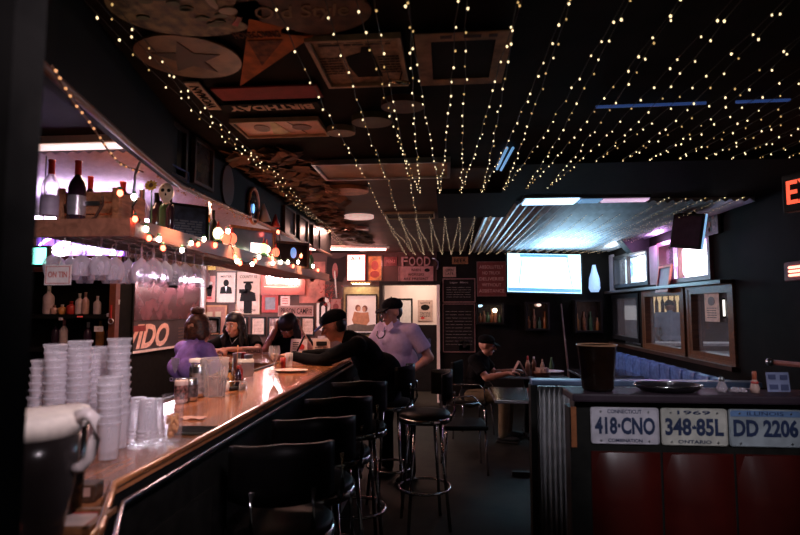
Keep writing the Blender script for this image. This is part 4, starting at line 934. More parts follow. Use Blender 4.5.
def person(label, loc, rz, P, skn, shirt, pants, hair=None, female=False, sleeve='short', head_dir=(0,-1,0), head_up=(0,0,1), belly=0, voxel=.008, smile=False, shoes=black, legs=True, hands=((.5,None,1),(.5,None,1)), hs=1.0):
    """P: joints in person coordinates: front is -y, x is the picture's right when facing the camera"""
    t = thing('person', label, 'person', loc, (0,0,rz))
    V = {k: Vector(v) for k, v in P.items()}
    pel, chest, neck, head = V['pelvis'], V['chest'], V['neck'], V['head']
    sw_ = .155 if female else .19
    mb = MB()
    def torso(mb, e=0, k=1.0):
        ax = (V['shR']-V['shL']).normalized(); up_ = (neck-pel).normalized(); fw = up_.cross(ax)
        rot = Matrix((ax, -fw, up_)).transposed()
        wd = .145 if female else .165
        mb.ball(pel, (wd+.012+e, .115+e, .13+e), 20, rot)
        mid = pel.lerp(chest, .5); mb.ball(mid, (wd-.02+e+belly*.35, .105+e+belly*.5, .17+e), 20, rot)
        if belly: mb.ball(mid+fw*(.075)*1.0-up_*.02, (wd-.01+e, .10+belly+e, .15+e), 20, rot)
        mb.ball(chest, (wd+.01+e, .115+e, .18+e), 20, rot)
        if female:
            for s_ in (-1, 1): mb.ball(chest+fw*.085+ax*s_*.065-up_*.01, .066+e, 14)
        sr = .048 if female else .062; mb.cap(V['shL'], V['shR'], sr+e, sr+e); mb.cap(chest+up_*.10, neck-up_*.02, .085+e, .06+e)
        return ax, up_, fw
    ax, up_, fw = torso(mb)
    mb.cap(neck-up_*.04, head-Vector(head_up)*.06, .054 if not female else .046, .052 if not female else .044)
    # head
    f, u, r = basis(head_dir, head_up); rot = Matrix((r, -f, u)).transposed(); hk = hs
    mb.ball(head+u*.025*hk-f*.008, (.074*hk,.092*hk,.095*hk), 24, rot)
    mb.ball(head-u*.04*hk+f*.022*hk, (.056*hk,.066*hk,.072*hk), 20, rot)
    mb.ball(head-u*.088*hk+f*.056*hk, (.026*hk,.022*hk,.020*hk), 12, rot)
    mb.cap(head+u*.015*hk+f*.086*hk, head-u*.026*hk+f*.108*hk, .009*hk, .0145*hk)
    for s_ in (-1, 1):
        mb.ball(head+r*s_*.074*hk-u*.006*hk-f*.008, (.010,.019,.03), 10, rot)
        mb.ball(head+r*s_*.036*hk-u*.022*hk+f*.062*hk, (.024,.022,.022), 10, rot)
        mb.ball(head+r*s_*.030*hk+u*.030*hk+f*.083*hk, (.020,.008,.007), 8, rot)
    # limbs
    for s_, h_ in (('L', hands[0]), ('R', hands[1])):
        sh, el, wr = V['sh'+s_], V['el'+s_], V['wr'+s_]
        chain(mb, [sh, el, wr], [.052 if not female else .044, .042 if not female else .035, .029 if not female else .025])
        mb.ball(el.lerp(wr, .25), .045 if not female else .036, 12)
        pn = Vector(h_[1]) if h_[1] else Vector((0,0,-1))
        d_ = V['hd'+s_] if ('hd'+s_) in V else (wr-el)
        hand(mb, wr, d_, pn, h_[0], 1.0 if not female else .9, h_[2])
    if legs:
        for s_ in 'LR': chain(mb, [V['hip'+s_], V['kn'+s_], V['an'+s_]], [.085,.058,.04])
    skinned(mb, 'body', skn, t, voxel, 3)
    # clothes
    mb = MB(); torso(mb, .014)
    for s_ in 'LR':
        sh, el, wr = V['sh'+s_], V['el'+s_], V['wr'+s_]; up = .070 if not female else .058
        if sleeve == 'short': mb.cone(sh, sh.lerp(el, .72), up, up+.004); mb.ball(sh, up, 14)
        else: chain(mb, [sh, el, el.lerp(wr, .97)], [up, .056, .040]); 
    sh_o = skinned(mb, 'shirt', shirt, t, .010, 4)
    if legs:
        mb = MB(); mb.ball(pel-up_*.03, (.175,.13,.13), 20)
        for s_ in 'LR':
            hp, kn, an = V['hip'+s_], V['kn'+s_], V['an'+s_]
            chain(mb, [hp, kn, an], [.10,.072,.058])
        skinned(mb, 'trousers', pants, t, .012, 4)
        for s_ in 'LR':
            an = V['an'+s_]; kn = V['kn'+s_]
            MB().ball(an+Vector((0,-.06,-.045)), (.045,.13,.042), 14).box(an+Vector((0,-.055,-.075)), (.085,.26,.02), bev=.008).build('shoe', shoes, t)
    # face details
    eb = MB(); ew = MB()
    for s_ in (-1, 1):
        c_ = head+r*s_*.030*hk+u*.012*hk+f*.081*hk; ew.ball(c_, .011*hk, 10); eb.ball(c_+f*.008, .0055*hk, 8)
    eo = ew.build('eyes', white, t); eb.build('pupils', ink, eo)
    lips = MB().tube([head+r*x*hk-u*(.055-z)*hk+f*(.093-abs(x)*.6)*hk for x, z in ((-.024,.006 if smile else 0),(-.012,0),(0,-.003),(.012,0),(.024,.006 if smile else 0))], .005, 6)
    lips.build('lips', M('lips', (.45,.08,.07), .4), t)
    if smile: MB().tube([head+r*x*hk-u*.0545*hk+f*(.098-abs(x)*.6)*hk for x in (-.015,0,.015)], .0035, 6).build('teeth', white, t)
    bro = MB()
    for s_ in (-1, 1): bro.tube([head+r*s_*x*hk+u*z*hk+f*(.091-x*.25)*hk for x, z in ((.014,.034),(.030,.040),(.046,.034))], .0035, 5)
    bro.build('eyebrows', hair_bk, t)
    return t, V, (f, u, r)
def cap_on(t, head, f, u, r, m1, m2, hk=1.0):
    rot = Matrix((r, -f, u)).transposed(); mb = MB()
    mb.ball(head+u*.062*hk-f*.012, (.083*hk,.100*hk,.066*hk), 24, rot); mb.cap(head+u*.128*hk-f*.01, head+u*.132*hk-f*.01, .006)
    c = mb.build('cap_crown', m1, t)
    mb = MB(); P = []; n = 10
    for k in (0, 1):
        for i in range(n+1):
            a = PI*i/n; x = .078*math.cos(a); y = .085+.085*math.sin(a)*1.0; z = .055-.038*math.sin(a)-.10*x*x*10 - k*.011
            P.append(head+r*x*hk+f*(y-.012)*hk+u*z*hk)
    F = [tuple(range(n+1)), tuple(reversed(range(n+1, 2*n+2)))]+[(i, i+n+1, (i+1) % (n+1)+n+1, (i+1) % (n+1)) for i in range(n+1)]
    mb.add(P, F, False).build('cap_brim', m2, t)
def hair_long(t, head, f, u, r, mat, length=.28, curly=True, vol=1.0, hk=1.0, spread=.55):
    rot = Matrix((r, -f, u)).transposed(); mb = MB(); rd = random.Random(len(t['label']))
    mb.ball(head+u*.060*hk-f*.014, (.088*hk*vol,.100*hk*vol,.080*hk*vol), 20, rot)
    if length:
        for i in range(46):
            a = rd.uniform(1.05, 2*PI-1.05); rr = .082*vol; p = head+f*math.cos(a)*rr*.85-f*.02+r*math.sin(a)*rr+u*.06
            L = length*rd.uniform(.75, 1.0)
            pts = [p]; k_ = 7
            for k in range(1, k_+1):
                sp = 1+spread*(k/k_); w2 = rd.uniform(-.012,.012) if curly else 0
                pts.append(head-f*.02+f*math.cos(a)*rr*.85*sp+r*(math.sin(a)*rr*sp+w2)+u*.06-Vector((0,0,1))*L*k/k_+f*w2)
            for q0, q1 in zip(pts, pts[1:]): mb.cap(q0, q1, .017, .016, 7)
    return skinned(mb, 'hair', mat, t, .007, 2)

# bartender: violet T-shirt, back to the camera, turned a little right, hair pinned up
P = dict(pelvis=(0,.0,.86), chest=(0,-.02,1.14), neck=(0,-.03,1.31), head=(0.0,-.055,1.41), shL=(-.15,-.02,1.26), shR=(.15,-.02,1.26),
         elL=(-.20,-.10,1.04), wrL=(-.14,-.30,1.04), elR=(.20,-.10,1.05), wrR=(.12,-.30,1.06), hipL=(-.09,0,.84), hipR=(.09,0,.84), knL=(-.1,-.02,.48), knR=(.1,-.02,.48), anL=(-.1,.02,.09), anR=(.1,.02,.09))
pos = (atY(192, 350, 3.85)[0], 3.85, -.02)
t, V, (f, u, r) = person('bartender in a violet T-shirt with auburn hair pinned up, seen from behind', pos, math.radians(150), P, skin, cloth_pu, cloth_bk, female=True, head_dir=(.1,-1,-.08))
hair_long(t, V['head'], f, u, r, hair_br, .13, True, .82, spread=.15); hb = MB().ball(V['head']+u*.135-f*.03, (.05,.05,.035), 14)
for i in range(8): a = i*PI/4; hb.ball(V['head']+u*.14-f*.03+r*.028*math.cos(a)+f*.028*math.sin(a), .024, 8)
hb.build('hair_bun', hair_br, t)
back_print = MB().prism([(-.05,.06),(.05,.06),(.045,.0),(0,-.05),(-.045,0)], 0, .004); bp = MB(); bp.add([(x-.0, .130+y, z+1.15) for x, y, z in back_print.v], back_print.f)
merge(bp, text_mb('CREW', .03, .12), m=Matrix.Translation((0,.135,1.055)) @ Matrix.Rotation(PI, 4, 'Z'))
bp.build('back_print', M('pale_violet_print', (.6,.5,.72), .6), t)

# woman in black with long curly dark hair, smiling, leaning on the bar wing
sx_, sy_ = atY(239, 350, 5.40)[0], 5.40
P = dict(pelvis=(0,.12,.80), chest=(0,.0,1.08), neck=(-.01,-.05,1.265), head=(-.02,-.085,1.375), shL=(-.17,-.01,1.22), shR=(.17,-.01,1.22),
         elL=(-.27,-.22,1.135), wrL=(-.09,-.36,1.135), elR=(.28,-.2,1.135), wrR=(.05,-.34,1.15), hdL=(.9,-.3,.12), hdR=(-.9,-.2,.1), hipL=(-.09,.1,.80), hipR=(.09,.1,.80), knL=(-.12,-.22,.80), knR=(.12,-.22,.80), anL=(-.12,-.2,.38), anR=(.12,-.2,.38))
t, V, (f, u, r) = person('smiling woman with long curly black hair and black top, leaning on the bar wing', (sx_, sy_, 0), 0, P, skin, cloth_bk, cloth_bk, female=True, head_dir=(-.25,-1,-.22), head_up=(-.08,-.2,1), smile=True, hands=((.8,(0,0,-1),1),(.8,(0,0,-1),-1)), hs=1.06)
hair_long(t, V['head'], f, u, r, hair_bk, .30, True, 1.0)
MB().tube([V['neck']+Vector(p) for p in ((-.05,-.05,.0),(-.03,-.09,-.03),(0,-.115,-.075),(.03,-.09,-.03),(.05,-.05,0))], .003, 6).build('necklace', steel, t)

# woman with dark hair raising both hands to her face
sx_ = atY(291, 350, 5.46)[0]
P = dict(pelvis=(0,.1,.80), chest=(0,.0,1.08), neck=(0,-.05,1.25), head=(.0,-.10,1.355), shL=(-.16,-.02,1.21), shR=(.16,-.02,1.21),
         elL=(-.20,-.22,1.14), wrL=(-.115,-.16,1.335), elR=(.26,-.20,1.13), wrR=(.125,-.12,1.33), hdL=(.25,.0,1), hdR=(-.1,.05,1), hipL=(-.09,.1,.80), hipR=(.09,.1,.80), knL=(-.12,-.22,.80), knR=(.12,-.22,.80), anL=(-.12,-.2,.38), anR=(.12,-.2,.38))
t, V, (f, u, r) = person('woman with a dark head of hair raising both hands beside her bowed face', (sx_, 5.46, 0), 0, P, skin, cloth_bk, cloth_bk, female=True, head_dir=(-.3,-.8,-.75), head_up=(-.1,-.65,.9), hands=((1.0,(1,0,0),1),(1.0,(-1,0,0),1)))
hair_long(t, V['head'], f, u, r, hair_bk, .20, True, 1.12)
g_ = thing('drinking_glass', 'small glass held up by the woman with raised hands', 'glass', (sx_-.135, 5.26, 1.37)); open_lathe([(0,0),(.026,0),(.031,.075)]).build('glass', glass_w, g_)
# capped drinker leaning over the bar, black long sleeves
P = dict(pelvis=(0,.14,.86), chest=(0,.0,1.15), neck=(0,-.16,1.315), head=(-.0,-.27,1.40), shL=(-.20,-.09,1.25), shR=(.20,-.07,1.25),
         elL=(-.25,-.30,1.15), wrL=(-.14,-.54,1.155), elR=(.22,-.36,1.13), wrR=(.07,-.60,1.16), hdL=(.1,-1,.05), hdR=(-.35,-1,.1), hipL=(-.1,.12,.86), hipR=(.1,.12,.86), knL=(-.14,-.20,.74), knR=(.14,-.20,.74), anL=(-.14,-.10,.30), anR=(.14,-.10,.30))
t, V, (f, u, r) = person('man in black long sleeves and cap with blue brim, leaning over the bar', (-.655, 4.42, 0), math.radians(-84), P, skin_d, cloth_bk, denim, sleeve='long', belly=.03, head_dir=(-.05,-1,-.35), head_up=(0,-.4,1), hands=((.9,(.3,0,-1),1),(.9,(0,0,-1),-1)), hs=1.08)
cap_on(t, V['head'], f, u, r, cloth_bk, M('blue_cap_brim', (.08,.16,.50), .6), 1.1)
rot = Matrix((r, -f, u)).transposed(); skinned(MB().ball(V['head']+u*.005-f*.035, (.081,.072,.080), 16, rot), 'hair', hair_bk, t, .008, 2)
gl_ = thing('handheld_object', 'black pen-like stick held by the capped drinker over the plate', 'pen', (-1.24, 4.40, 1.19)); MB().cone((-.0,0,0), (.06,0,.13), .008).build('shaft', black, gl_)

# standing man: lilac polo, black cap, hand on hip
P = dict(pelvis=(0,.0,.93), chest=(0,-.02,1.20), neck=(0,-.03,1.40), head=(0,-.06,1.51), shL=(-.185,-.0,1.34), shR=(.185,.02,1.34),
         elL=(-.26,-.12,1.12), wrL=(-.18,-.37,1.10), elR=(.30,.12,1.10), wrR=(.20,-.06,.97), hdL=(.2,-1,.0), hdR=(-.6,-.8,-.25), hipL=(-.1,0,.90), hipR=(.1,0,.90), knL=(-.11,-.02,.50), knR=(.13,-.02,.50), anL=(-.12,.02,.09), anR=(.15,.02,.09))
t, V, (f, u, r) = person('standing man in lilac polo and black cap, hand on hip', (atY(396,400,4.98)[0], 4.98, 0), math.radians(-36), P, skin_d, cloth_li, cloth_bk, belly=.055, head_dir=(-.25,-1,-.12), hands=((.7,(1,0,0),1),(.6,(0,0,-1),1)), hs=1.05)
cap_on(t, V['head'], f, u, r, cloth_bk, cloth_bk, 1.06)
rot = Matrix((r, -f, u)).transposed(); skinned(MB().ball(V['head']+u*.005-f*.035, (.080,.072,.080), 16, rot), 'hair', hair_bk, t, .008, 2)
MB().prism([(-.075,.05),(-.01,.0),(-.035,-.05),(-.10,.0)], -.0, .012, Matrix.Translation(V['neck']+Vector((0,-.115,-.02)))).prism([(.075,.05),(.01,.0),(.035,-.05),(.10,.0)], 0, .012, Matrix.Translation(V['neck']+Vector((0,-.115,-.02)))).build('collar', cloth_li, t)
gz = V['neck']+Vector((-.02,-.145,-.09))
MB().tube([gz+Vector(p) for p in ((-.05,0,.03),(-.05,-.012,-.01),(-.02,-.015,-.035),(.02,-.015,-.03),(.05,-.012,0),(.04,0,.04))], .006, 6).build('hung_sunglasses', black, t)
MB().tube([V['pelvis']+Vector((.19*math.cos(a), .155*math.sin(a), .055)) for a in [i*PI/10 for i in range(20)]], .016, 6, True).build('belt', black, t)
MB().box(V['pelvis']+Vector((-.02,-.168,.055)), (.05,.012,.035)).build('belt_buckle', steel, t)

# man at the far booth table, dark cap and T-shirt, khaki shorts
P = dict(pelvis=(0,.1,.50), chest=(0,-.0,.80), neck=(0,-.06,.985), head=(0,-.11,1.095), shL=(-.18,-.0,.93), shR=(.18,-.0,.93),
         elL=(-.24,-.16,.74), wrL=(-.15,-.38,.79), elR=(.25,-.14,.74), wrR=(.16,-.38,.79), hipL=(-.1,.08,.50), hipR=(.1,.08,.50), knL=(-.13,-.34,.52), knR=(.13,-.34,.52), anL=(-.13,-.32,.09), anR=(.13,-.32,.09))
t, V, (f, u, r) = person('seated man in dark cap, T-shirt and khaki trousers at the dim aisle table', (atY(478,350,6.6)[0], 6.6, 0), math.radians(72), P, skin_d, cloth_bk, khaki, head_dir=(.1,-1,-.12), hands=((.7,(0,0,-1),1),(.7,(0,0,-1),-1)))
cap_on(t, V['head'], f, u, r, cloth_bk, cloth_bk, 1.04)
# man in the side room, back to us
P = dict(pelvis=(0,.0,.95), chest=(0,-.02,1.25), neck=(0,-.05,1.46), head=(0,-.09,1.56), shL=(-.21,-.0,1.40), shR=(.21,-.0,1.40),
         elL=(-.29,-.06,1.12), wrL=(-.22,-.26,1.02), elR=(.29,-.06,1.12), wrR=(.22,-.26,1.02), hipL=(-.1,0,.92), hipR=(.1,0,.92), knL=(-.11,-.02,.5), knR=(.11,-.02,.5), anL=(-.11,.02,.09), anR=(.11,.02,.09))
t, V, (f, u, r) = person('man in a pale blue shirt seen from behind through the middle wooden window', (4.22, 10.5, 0), math.radians(165), P, skin_d, cloth_lb, cloth_bk, head_dir=(0,-1,-.35))
hair_long(t, V['head'], f, u, r, hair_bk, 0)
# ================================================================ STOOLS
st0 = thing('bar_stool', 'x', 'stool', (0,0,0), group='row of bar stools')
MB().lathe([(.16,.74),(.185,.75),(.19,.785),(.175,.80),(.1,.808)], n=32).build('seat', vinyl_bk, st0)
MB().lathe([(.19,.735),(.196,.74),(.196,.765),(.19,.77)], n=32, closed=False).build('seat_band', chrome, st0)
for i in range(4):
    a = PI/4+i*PI/2; MB().cone((.13*math.cos(a), .13*math.sin(a), .74), (.21*math.cos(a), .21*math.sin(a), 0), .012, n=8).build('leg', chrome, st0)
MB().tube([(.185*math.cos(a), .185*math.sin(a), .27) for a in [i*PI/14 for i in range(28)]], .010, 8, True).build('foot_ring', chrome, st0)
P_ = []
for k in (0, 1):
    for j in range(5):
        for i in range(13):
            a = math.radians(-62+124*i/12); rr = .205-(.022 if k else 0); z = .90+.20*j/4+ (-.02*abs(i-6)/6 if j == 4 else 0)
            P_.append((rr*math.cos(a), rr*math.sin(a), z))
F_ = []
for k in (0, 1):
    o_ = k*65
    for j in range(4):
        for i in range(12): q = (o_+j*13+i, o_+j*13+i+1, o_+(j+1)*13+i+1, o_+(j+1)*13+i); F_.append(q if k == 0 else tuple(reversed(q)))
for i in range(12): F_.append((i, 65+i, 65+i+1, i+1)); F_.append((52+i, 52+i+1, 117+i+1, 117+i))
for j in range(4): F_.append((j*13, (j+1)*13, 65+(j+1)*13, 65+j*13)); F_.append((12+j*13, 77+j*13, 77+(j+1)*13, 12+(j+1)*13))
bk_ = MB().add(P_, F_, True).build('backrest', vinyl_bk, st0)
for s_ in (-1, 1): MB().tube([(.16, s_*.10, .75), (.20, s_*.10, .82), (.195, s_*.10, .95)], .010, 8).build('back_support', chrome, st0)
spots = [(-.60, 1.95, 'nearest black bar stool, its back just past the bend of the bar'), (-.60, 2.38, 'second black bar stool from the bend of the bar'), (-.60, 2.90, 'third black bar stool from the bend of the bar'),
         (-.58, 3.50, 'black bar stool just this side of the capped drinker'), (-.46, 4.42, 'black bar stool under the capped drinker'), (-.16, 3.95, 'chrome-legged stool pulled out into the aisle before the standing man')]
st0.location = (spots[0][0], spots[0][1], 0); st0['label'] = spots[0][2]; st0.rotation_euler[2] = -1.25
for x, y, lab in spots[1:]: copy_tree(st0, (x, y, 0), .25 if x > -.4 else (-.2 if y > 4 else random.uniform(-1.3,-1.1)), lab)
for x, y, lab in ((-2.19, 5.55, 'stool under the long-haired woman behind the bar wing'), (-1.58, 5.6, 'stool under the woman raising both hands')):
    copy_tree(st0, (x, y, 0), PI/2, lab)

# ================================================================ RIGHT SIDE
# foreground booth: ledge with licence plates, red vinyl panels
bo = thing('booth_bench', 'black booth back with red vinyl panels, its top rail carrying three licence plates', 'booth', (1.15, 2.42, 0))
MB().box((-.0, .03, .58), (1.20, .10, 1.14), bev=.01).build('back_board', black, bo)
MB().box((0, .02, 1.172), (1.24, .20, .035), bev=.008).build('top_ledge', M('dark_mauve_laminate', (.03,.018,.026), .55, spec=.2), bo)
for k in range(4):
    mb = MB(); n = 9; P = []
    for j in range(n):
        for i in range(n):
            u_, v_ = i/(n-1), j/(n-1); bl = (1-(2*u_-1)**4)*(1-(2*v_-1)**6); P.append((-.535+.295*k+.285*u_, -.022-.05*bl, .14+.80*v_))
    F = [(j*n+i, j*n+i+1, (j+1)*n+i+1, (j+1)*n+i) for j in range(n-1) for i in range(n-1)]
    mb.add(P, F, True).box((-.535+.295*k+.1425, -.018, .54), (.285,.012,.80)).build('back_cushion', vinyl_red, bo)
MB().box((.03, -.22, .42), (1.12, .40, .12), bev=.04).build('seat_cushion', vinyl_red, bo)
MB().box((.03, -.22, .18), (1.12, .36, .35)).build('seat_base', matte_black, bo)
MB().box((-.605, .03, .56), (.03,.10,1.12)).build('end_post', black, bo); MB().box((-.605, -.024, 1.04), (.022,.006,.17)).build('copper_strip', M('copper_edge_wood', (.30,.10,.04), .35, kind='wood'), bo)
def plate(label, px0, px1, bg, tx, tm, sub, sup, strip=None, ink_=None):
    x0 = atY(px0, 420, 2.415)[0]; x1 = atY(px1, 420, 2.415)[0]; w_ = x1-x0; ink_ = ink_ or M('navy_plate_ink', (.015,.025,.07), .45)
    poly = []; hw, hh, c_ = w_/2, .0765, .012
    for cx_, cy_, a0 in ((hw-c_, hh-c_, 0), (-hw+c_, hh-c_, PI/2), (-hw+c_, -hh+c_, PI), (hw-c_, -hh+c_, 1.5*PI)):
        for i in range(4): poly.append((cx_+c_*math.cos(a0+i*PI/6), cy_+c_*math.sin(a0+i*PI/6)))
    sh = [(many(disc(-hw*.7, hh*.78, .004), disc(hw*.7, hh*.78, .004), disc(-hw*.7, -hh*.82, .004), disc(hw*.7, -hh*.82, .004)), steel, 'bolts')]
    if strip: sh.append((rect(0, hh*.78, w_*.96, .026, .001), strip, 'colour_band'))
    rim = MB().tube([(x*.97, -.007, z*.95) for x, z in poly], .0016, 5, True)
    t = sign('licence_plate', label, 'licence plate', ((x0+x1)/2, 2.395, 1.050), FR['back'], w_, .153, bg, poly=poly, d=.006, shapes=sh,
         texts=[(tx, 0, 0, .072, w_*.88, ink_)] + ([(sub, 0, -hh*.80, .014, w_*.5, ink_)] if sub else []) + ([(sup, 0, hh*.78, .016, w_*.5, ink_)] if sup else []), panel='plate')
    rim.build('embossed_rim', bg, t); return t
plate('licence plate reading 418-CNO, leftmost on the booth rail', 589, 656.5, M('plate_white', (.55,.50,.56), .35, .2, noise=.12), '418·CNO', None, 'COMBINATION', 'CONNECTICUT')
pt_ = plate('worn licence plate reading 348-85L, middle of the booth rail', 658.5, 724, M('plate_cream', (.50,.47,.42), .4, .2, noise=.25, scale=10), '348 85L', None, 'ONTARIO', '1969')
MB().prism([(-.008,-.008),(.008,-.008),(.010,.006),(.004,.0),(0,.010),(-.004,0),(-.010,.006)], -.010, -.006).build('crown_mark', M('navy_plate_ink'), pt_)
plate('licence plate reading DD 2206 with a blue top band, rightmost on the booth rail', 725.5, 798, M('plate_grey', (.30,.33,.36), .4, .2, noise=.25, scale=10), 'DD 2206', None, None, 'ILLINOIS', strip=M('plate_blue_band', (.10,.17,.32), .4))
# things on the ledge
LZ = 1.191
am = thing('amber_pitcher', 'dark amber plastic pitcher on the left end of the booth ledge', 'pitcher', (atY(598, 398, 2.44)[0], 2.44, LZ))
open_lathe([(0,.001),(.060,.001),(.066,.01),(.082,.19),(.086,.195)], n=36).build('jug_body', M('smoky_amber', (.012,.005,.003), .22, alpha=.94, spec=.3), am)
MB().tube([(.085*math.cos(a), .085*math.sin(a), .197) for a in [i*PI/16 for i in range(32)]], .003, 6, True).build('rim', M('amber_rim', (.45,.22,.12), .15), am)
ar = thing('round_tray', 'shallow round chrome-rimmed tray on the ledge above the middle licence plate', 'tray', (atY(668, 392, 2.44)[0], 2.44, LZ))
MB().lathe([(.10,0),(.125,.004),(.150,.020),(.155,.024),(.150,.024),(.12,.008)], n=48).build('tray', M('dark_tin', (.06,.05,.06), .3, .7), ar)
MB().tube([(.153*math.cos(a), .153*math.sin(a), .026) for a in [i*PI/24 for i in range(48)]], .004, 6, True).build('chrome_rim', chrome, ar); ar.scale = (.92,.62,1)
sb = thing('sauce_bottle', 'small sauce bottle with orange cap on the ledge beside the blue card', 'bottle', (atY(755, 391, 2.42)[0], 2.42, LZ))
MB().lathe([(.017,0),(.018,.02),(.013,.04),(.009,.055)]).build('body', M('sauce_label', (.45,.28,.24), .4), sb); MB().lathe([(.0085,.05),(.009,.085),(.007,.09)]).build('cap', M('rust_cap', (.42,.10,.05), .4), sb); MB().lathe([(.0135,.038),(.0145,.043),(.0135,.048)]).build('neck_ring', redp, sb)
bc = sign('booth_card', 'pale blue printed card standing at the right end of the booth ledge', 'menu card', (atY(777.5, 380, 2.45)[0], 2.45, LZ+.042), (math.radians(-6),0,math.radians(4)), .095, .082, M('blue_grey_card', (.20,.22,.36), .5), d=.004,
          shapes=[(many(rect(-.026,.022,.03,.02), rect(.024,.02,.03,.02), rect(-.022,-.02,.035,.02), rect(.024,-.022,.03,.024)), M('card_navy', (.06,.07,.15), .5), 'print')])
for k, (px, h_) in enumerate(((722, .05), (735, .02), (742, .018))):
    sh_ = thing('glass_shaker', ['pear-shaped glass shaker on the ledge right of the round tray', 'low clear dish between the shaker and the sauce bottle', 'second low clear dish left of the sauce bottle'][k], 'shaker' if k == 0 else 'dish', (atY(px, 391, 2.44)[0], 2.44, LZ))
    MB().lathe([(.016,0),(.022,h_*.3),(.012,h_*.8),(.010,h_)]).build('body', glassy('shaker_glass', base=.35, edge=.9, body=(.6,.5,.55), milk=1) if 'shaker_glass' not in MATS else MATS['shaker_glass'], sh_)
    if k == 0: MB().lathe([(.012,.045),(.010,.06),(.003,.064)]).build('cap', steel, sh_)
# corrugated booth partition
cpn = thing('corrugated_partition', 'grey corrugated metal booth partition with black frame and blue-lit cap', 'partition', (1.085, 3.10, 0))
x0 = -.58; mb = MB(); P = []; n = 42*8; W_ = 1.16
for i in range(n+1):
    x = x0+W_*i/n; y = .010*math.cos(2*PI*i/8); P += [(x, y-.01, .08), (x, y-.01, 1.11), (x, .03, .08), (x, .03, 1.11)]
F = []
for i in range(n): a = i*4; b = a+4; F += [(a, b, b+1, a+1), (a+2, a+3, b+3, b+2), (a+1, b+1, b+3, a+3), (a, a+2, b+2, b)]
mb.add(P, F, True).build('ribbed_sheet', M('galvanised_sheet', (.46,.43,.45), .4, .15, noise=.15), cpn)
MB().box((0,.01,1.135), (1.22,.09,.03), bev=.006).build('cap_rail', M('blue_steel_cap', (.10,.14,.24), .4, .3), cpn)
MB().box((-.60,.01,.56), (.035,.08,1.12)).box((.60,.01,.56), (.035,.08,1.12)).build('end_post', black, cpn)
# long wall bench with segmented blue-lit vinyl back
wbn = thing('wall_bench', 'long dark vinyl bench with tufted back under the wooden windows', 'bench', (2.42, 6.9, 0))
for k in range(13):
    y = -1.95+.30*k; MB().box((.13, y, .72), (.12, .285, .36), bev=.045).build('back_cushion', vinyl_bl, wbn)
MB().box((-.08, -.15, .42), (.46, 3.9, .12), bev=.03).build('seat_cushion', vinyl_bk, wbn); MB().box((-.02, -.15, .18), (.36, 3.8, .36)).build('base', black, wbn)
# tables with what stands on them
def table(label, x, y, w_, l_):
    t = thing('booth_table', label, 'table', (x, y, 0)); MB().box((0,0,.735), (w_, l_, .035), bev=.008).build('tabletop', M('dark_glossy_table', (.04,.03,.03), .15, coat=.6), t)
    MB().box((0,0,.735), (w_+.012, l_+.012, .02)).build('metal_edge', steel, t); MB().cone((0,0,.03), (0,0,.72), .035).build('pedestal', black, t)
    MB().box((0,0,.02), (.5,.06,.04)).box((0,0,.02), (.06,.5,.04)).build('foot', black, t); return t
table('dark aisle table the seated capped man rests his arm on', .98, 6.75, .85, .72)
table('dark table just beyond the corrugated partition, blue light on its top', .85, 5.15, .85, .75)
table('dark table beside the wall bench behind the amber pitcher', 1.95, 5.0, .7, .75)
table('dark table beside the wall bench near the television', 1.95, 6.9, .7, .75)
TZ = .7545
def tb(name, label, cat, px, py, parts, Z=TZ, off=0):
    x, y = atZ(px, py, Z); t = thing(name, label, cat, (x, y+off, Z))
    for nm_, pr, m_ in parts: MB().lathe(pr, n=14).build(nm_, m_, t)
    return t
def at_t(name, label, cat, x, y, parts):
    t = thing(name, label, cat, (x, y, TZ))
    for nm_, pr, m_ in parts: MB().lathe(pr, n=14).build(nm_, m_, t)
    return t
at_t('sauce_bottle', 'tall tan sauce bottle amid the clutter of the aisle table', 'bottle', .98, 6.62, [('body', [(.03,0),(.03,.12),(.012,.17)], M('tan_sauce', (.40,.22,.14), .4)), ('cap', [(.012,.17),(.008,.22)], redp)])
at_t('sauce_bottle', 'dark sauce bottle just right of the tall tan one', 'bottle', 1.06, 6.66, [('body', [(.026,0),(.026,.13),(.01,.18)], M('dark_sauce', (.18,.07,.04), .3)), ('cap', [(.012,.18),(.012,.205)], white)])
at_t('sauce_bottle', 'pale sauce bottle at the right of the aisle table clutter', 'bottle', 1.15, 6.6, [('body', [(.025,0),(.025,.11),(.01,.15)], M('pale_sauce', (.45,.30,.22), .4)), ('cap', [(.012,.15),(.008,.18)], M('tan_sauce'))])
mn = thing('folded_menu', 'pale folded menu card standing open on the aisle table', 'menu card', (.86, 6.5, TZ)); MB().box((-.045,0,.085), (.006,.15,.18), R3(0,math.radians(28),0)).box((.045,0,.085), (.006,.15,.18), R3(0,math.radians(-28),0)).build('card', M('mauve_card', (.45,.30,.30), .6), mn)
pn_ = thing('paper_basket', 'paper-lined food basket on the near edge of the aisle table', 'basket', (1.12, 6.46, TZ)); MB().lathe([(.07,0),(.10,.04),(.102,.045)], n=20).build('basket', M('basket_brown', (.2,.08,.04), .6), pn_)
mb = MB(); rd = random.Random(9)
for i in range(7): a = i*.9; mb.box((.06*math.cos(a), .06*math.sin(a), .06), (.09,.003,.07), R3(rd.uniform(-.4,.4), rd.uniform(-.3,.3), a+PI/2))
mb.build('paper_liner', M('liner_paper', (.6,.45,.38), .7), pn_)
at_t('dinner_plate', 'pale plate before the seated capped man', 'plate', .70, 6.60, [('plate', [(.06,0),(.11,.014),(.11,.018),(.06,.008)], M('dim_plate', (.5,.36,.3), .4))])
at_t('serving_plate', 'wide pinkish plate at the right of the table clutter', 'plate', 1.30, 6.78, [('plate', [(.07,0),(.14,.02),(.142,.025),(.07,.01)], M('mauve_plate', (.55,.36,.40), .4))])
